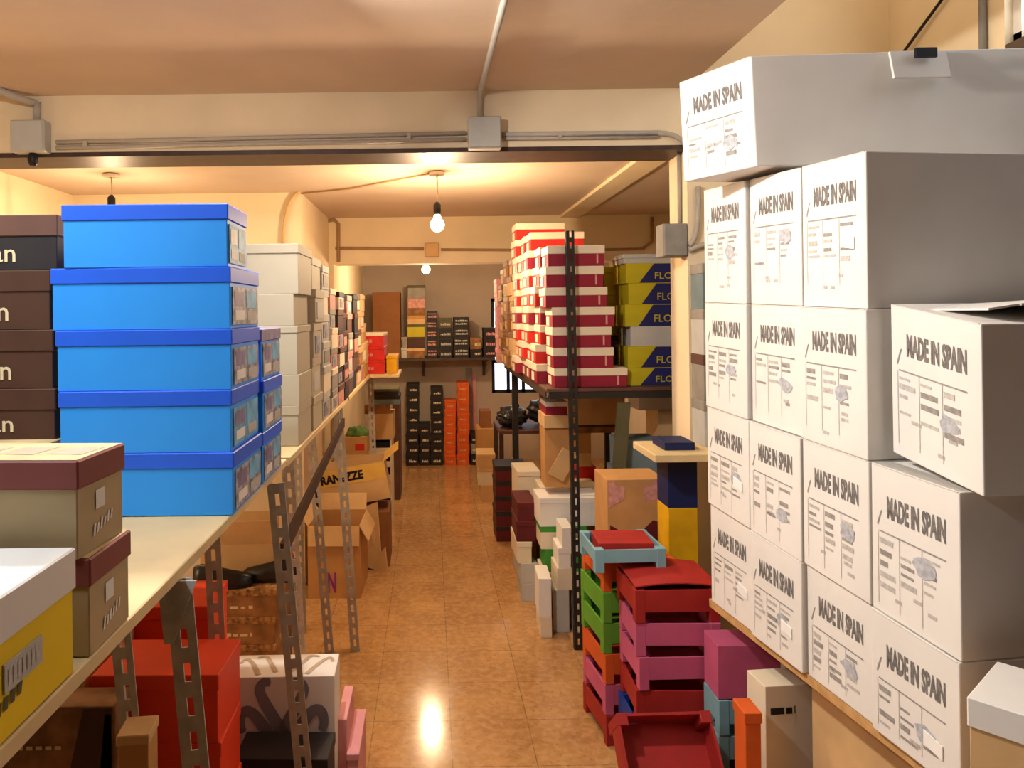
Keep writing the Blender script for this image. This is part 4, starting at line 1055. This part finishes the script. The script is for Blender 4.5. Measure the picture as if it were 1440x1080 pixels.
# ------------------------------------------------------------------ white cartons
def carton(label, A, B, Cc, Dd, z0, z1, group='white printed cartons', seed=0, lean=(0, 0), sticker=False, zb=None, zt=None):
    """A near-aisle, B far-aisle, Cc far-back, Dd near-back footprint corners"""
    pts = [Vector((p[0], p[1], 0)) for p in (A, B, Cc, Dd)]
    c = sum(pts, Vector())/4
    t = thing('carton', label, 'carton', (c.x, c.y, z0), 0, group)
    hh = z1 - z0; r = random.Random(seed)
    lv = Vector((lean[0], lean[1], 0)); Z = Vector((0, 0, 1))
    zb = zb or [z0]*4; zt = zt or [z1]*4
    bot = [p - c + Z*(zb[i] - z0) for i, p in enumerate(pts)]
    top = [p - c + Z*(zt[i] - z0 - .001) + lv for i, p in enumerate(pts)]
    hh = ((zt[0] - zb[0]) + (zt[1] - zb[1]))/2
    m = M().hexa(bot, top, 0, .003)
    nrm = (pts[1] - pts[0]).cross(Vector((0, 0, 1))).normalized()
    if nrm.x > 0: nrm = -nrm
    W = (pts[1] - pts[0]).length
    def fn(u, v, e=.0008):            # u: from far corner to near corner = reading direction
        a = bot[1].lerp(bot[0], u/W); b = top[1].lerp(top[0], u/W)
        return a.lerp(b, v/hh) + nrm*e
    v, f = text2d('MADE IN SPAIN', .045)
    th = .050
    vt = hh - .058 + r.uniform(-.006, .004)
    m.polys(v, f, 1, lambda a, b: fn(W*(.20 + .66*a), vt - th*(1 - b)))
    def rr(u0, u1, v0, v1, mi, e=.0008): m.poly([fn(W*u0, v0, e), fn(W*u1, v0, e), fn(W*u1, v1, e), fn(W*u0, v1, e)], mi)
    v1_ = vt - th - .035
    rr(.10, .86, v1_, v1_ + .0035, 2)
    for cidx, u in enumerate((.10, .36, .62)):
        rr(u - .02, u - .013, max(.02, v1_ - .16), v1_, 3)
        vv = v1_ - .012
        for k in range(5):
            wdt = r.uniform(.10, .2); hgt = r.choice((.006, .008, .012))
            if r.random() < .85 and vv - hgt > .015: rr(u, u + wdt, vv - hgt, vv, 2 if r.random() < .55 else 3)
            vv -= hgt + r.uniform(.006, .014)
    for k in range(3):
        uu, vv = r.uniform(.2, .7), r.uniform(.03, .09)
        rr(uu, uu + r.uniform(.05, .12), vv, vv + .008, 3)
    # handwriting slash left of the heading and a stamp on some
    m.poly([fn(W*.07, vt - th - .02), fn(W*.085, vt - th - .022), fn(W*.14, vt - th + .015), fn(W*.12, vt - th + .012)], 2)
    if r.random() < .7:
        cu, cv = r.uniform(.62, .72), v1_ - r.uniform(.03, .09)
        pl = []
        for q in range(12):
            a = 2*math.pi*q/12; k = r.uniform(.7, 1.1); pl.append(fn(W*cu + .03*k*math.cos(a), cv + .022*k*math.sin(a), .0013))
        m.poly(pl, 4)
    m.build('carton_body', [WHITE, INK, mat('mid_ink', '#98938f', .7, .2, 90), INKL, STAMP], t)
    if sticker:
        s = M(); cu, cv = r.uniform(.62, .7), v1_ - .07
        b4 = [fn(W*cu, cv, .001), fn(W*(cu + .2), cv - .006, .001), fn(W*(cu + .2), cv + .022, .001), fn(W*cu, cv + .03, .001)]
        s.hexa(b4, [q + nrm*.002 for q in b4]); o = s.build('torn_sticker', mat('glossy_white_sticker', '#f6f5f2', .3, .02), t)
    # flap seam along the top front edge
    s = M(); e = .004
    s.hexa([fn(.004, hh - .0015, -.05), fn(W - .004, hh - .0015, -.05), fn(W - .004, hh - .0015, .0015), fn(.004, hh - .0015, .0015)], [fn(.004, hh, -.05), fn(W - .004, hh, -.05), fn(W - .004, hh + .0, .0015), fn(.004, hh, .0015)])
    s.build('top_flap', WHITE, t)
    return t, c
ZE = [(.6565, .6565), (.975, .914), (1.289, 1.243), (1.624, 1.588), (1.985, 1.945)]
def zrow(k, Y):
    t = (2.42 - Y)/.98
    return ZE[k][0] + (ZE[k][1] - ZE[k][0])*t
zr = [.655, .98, 1.285, 1.62, 1.98]
ZC = [[.655, .98, 1.287, 1.624, 1.98], [.655, .965, 1.275, 1.615, 1.97], [.655, .942, 1.262, 1.605, 1.955], [.655, .918, 1.243]]
yw = math.atan(.1224)
ux, uy = math.cos(yw), math.sin(yw)
def wx(Y): return .895 + (2.42 - Y)*.1224
Yc_ = [2.42, 2.17, 1.925, 1.68, 1.435]
DEP = .62
colname = ['farthest column', 'second column from the far end', 'third column from the far end', 'nearest column']
rown = ['bottom row', 'second row up', 'third row up', 'top full row']
for rI in range(4):
    for cI in range(4):
        if cI == 3 and rI in (2, 3): continue
        g = .003
        out = (0, .0, .0, 0)[cI] + random.Random(rI*7 + cI).uniform(-.008, .006)
        yA, yB = Yc_[cI + 1] + g + (.006 if cI == 2 and rI == 3 else 0), Yc_[cI] - g
        A = (wx(yA) + out, yA); B = (wx(yB) + out, yB)
        dep = DEP if cI >= 2 else .5
        foot = [A, B, (B[0] + ux*dep, B[1] + uy*dep), (A[0] + ux*dep, A[1] + uy*dep)]
        Ys4 = [yA, yB, yB, yA]
        carton(f'white MADE IN SPAIN carton, {rown[rI]}, {colname[cI]}', *foot, zrow(rI, (yA + yB)/2), 0, seed=rI*11 + cI*3 + 1, sticker=(rI, cI) in ((0, 0), (0, 1), (1, 0), (3, 2), (0, 3)),
               zb=[zrow(rI, y) for y in Ys4], zt=[zrow(rI + 1, y) for y in Ys4])
# protruding carton of the nearest column
A, B = (1.03, 1.395), (1.028, 1.665)
ct, cc = carton('white MADE IN SPAIN carton jutting forward on top of nearest column, corner torn', A, B, (B[0] + .6, B[1] + .03), (A[0] + .6, A[1] + .02), 1.26, 0, seed=77, lean=(-.004, -.004), zb=[1.243, 1.277, 1.277, 1.243], zt=[1.568, 1.608, 1.608, 1.568])
m = M(); hh = 1.592 - 1.26
n = 8
for k in range(n):
    t0, t1 = k/n, (k + 1)/n
    f0, f1 = .022*math.sin(math.pi*t0), .022*math.sin(math.pi*t1)
    x0_, x1_ = A[0] - cc.x + .03 + .5*t0, A[0] - cc.x + .03 + .5*t1
    m.hexa([(x0_, -.125, hh + f0), (x1_, -.122, hh + f1), (x1_, .115, hh + f1*.6), (x0_, .11, hh + f0*.6)], [(x0_, -.125, hh + f0 + .004), (x1_, -.122, hh + f1 + .004), (x1_, .115, hh + f1*.6 + .004), (x0_, .11, hh + f0*.6 + .004)])
m.build('bulging_flap', WHITE, ct)
# carton across the top
A, B = (.888, 2.02), (.772, 2.255)
ct, cc = carton('white MADE IN SPAIN carton lying across the top, jutting over the aisle', A, B, (1.75, 2.36), (1.80, 1.97), 1.986, P(1064, 78, 2.02).z, seed=5, lean=(-.012, 0))
hh = P(1064, 78, 2.02).z - 1.986
hx = P(1285, 80, 2.0).x - cc.x; hy = 2.0 - cc.y - .012
m = M(); m.box((hx - .075, hy - .004, hh - .085), (hx + .075, hy + .004, hh - .006), 0, .001, Matrix.Translation((hx, hy, hh)) @ Matrix.Rotation(math.radians(-14), 4, 'X') @ Matrix.Translation((-hx, -hy, -hh)))
m.build('hand_hole_flap', WHITE, ct)
M().box((hx - .02, hy - .03, hh - .03), (hx + .035, hy - .02, hh - .005)).build('hand_hole', BLACK, ct)
# shelf under the cartons
cs = thing('carton_shelf', 'brown wooden shelf on legs carrying the white cartons', 'shelf', (1.25, 1.9, 0))
Lc = cs.location
def q(Y, off, z): return Vector((wx(Y) + off, Y, z)) - Lc
def slab(z0, z1, o0, o1, y0, y1):
    f = lambda Y, o, z: Vector((wx(Y) + o*ux, Y + o*uy, z)) - Lc
    return M().hexa([f(y0, o0, z0), f(y0, o1, z0), f(y1, o1, z0), f(y1, o0, z0)], [f(y0, o0, z1), f(y0, o1, z1), f(y1, o1, z1), f(y1, o0, z1)])
slab(.63, .655, .008, .66, .75, 2.44).build('shelf_board', CHIP, cs)
for (Y, o) in ((.85, .03), (.85, .6), (2.38, .35), (2.38, .6)):
    p_ = Vector((wx(Y) + o*ux, Y + o*uy, 0)) - Lc
    M().box((p_.x - .015, p_.y - .015, 0), (p_.x + .015, p_.y + .015, .629)).build('leg', CARDD, cs)
shoe_box('large plain cardboard carton under the white carton shelf', 1.06, 1.55, 1.52, .55, 0, .60, CARD2, None, 0, yw, name='carton')
shoe_box('tan carton with dark printed marks under the far end of shelf', P(1066, 1020, 2.13).x + .005, P(1066, 1020, 2.13).x + .3, 2.12, .1, 0, P(1080, 962, 2.12).z, WHITE2, None, 0, .1, printing=plines('front', (.85, .5), BLACK, .05, .3, .05), name='carton')
shoe_box('orange box between pale blue crates and tan carton', P(1043, 1030, 2.02).x, P(1068, 1030, 2.02).x, 2.0, .08, 0, P(1055, 1003, 2.0).z, CORANGE, CORANGE, .03)
# white lidded carton at the near right corner
shoe_box('white lidded cardboard carton at lower right corner of the frame', 1.07 - .165, 1.07 + .165, 1.187 - .095, .19, .6565, .29, CARD2, WHITE, .05, math.radians(-49.5), name='carton')

# ------------------------------------------------------------------ camera, world, view
cam = bpy.data.cameras.new('camera'); co = bpy.data.objects.new('camera', cam); C.objects.link(co)
co.location = (0, 0, H); co.rotation_euler = (math.radians(90), ROLL, 0)
cam.sensor_width = 36; cam.sensor_fit = 'HORIZONTAL'; cam.lens = 36*F/1440
cam.shift_x = (720 - VX)/1440; cam.shift_y = -(540 - VY)/1440
cam.clip_start = .05
sc = bpy.context.scene; sc.camera = co
w = bpy.data.worlds.new('world'); sc.world = w; w.use_nodes = True
w.node_tree.nodes['Background'].inputs[0].default_value = (.8, .9, 1, 1); w.node_tree.nodes['Background'].inputs[1].default_value = .5
sc.view_settings.view_transform = 'Standard'; sc.view_settings.look = 'None'
sc.view_settings.exposure = 0.15; sc.view_settings.gamma = 1.0; sc.view_settings.use_curve_mapping = False
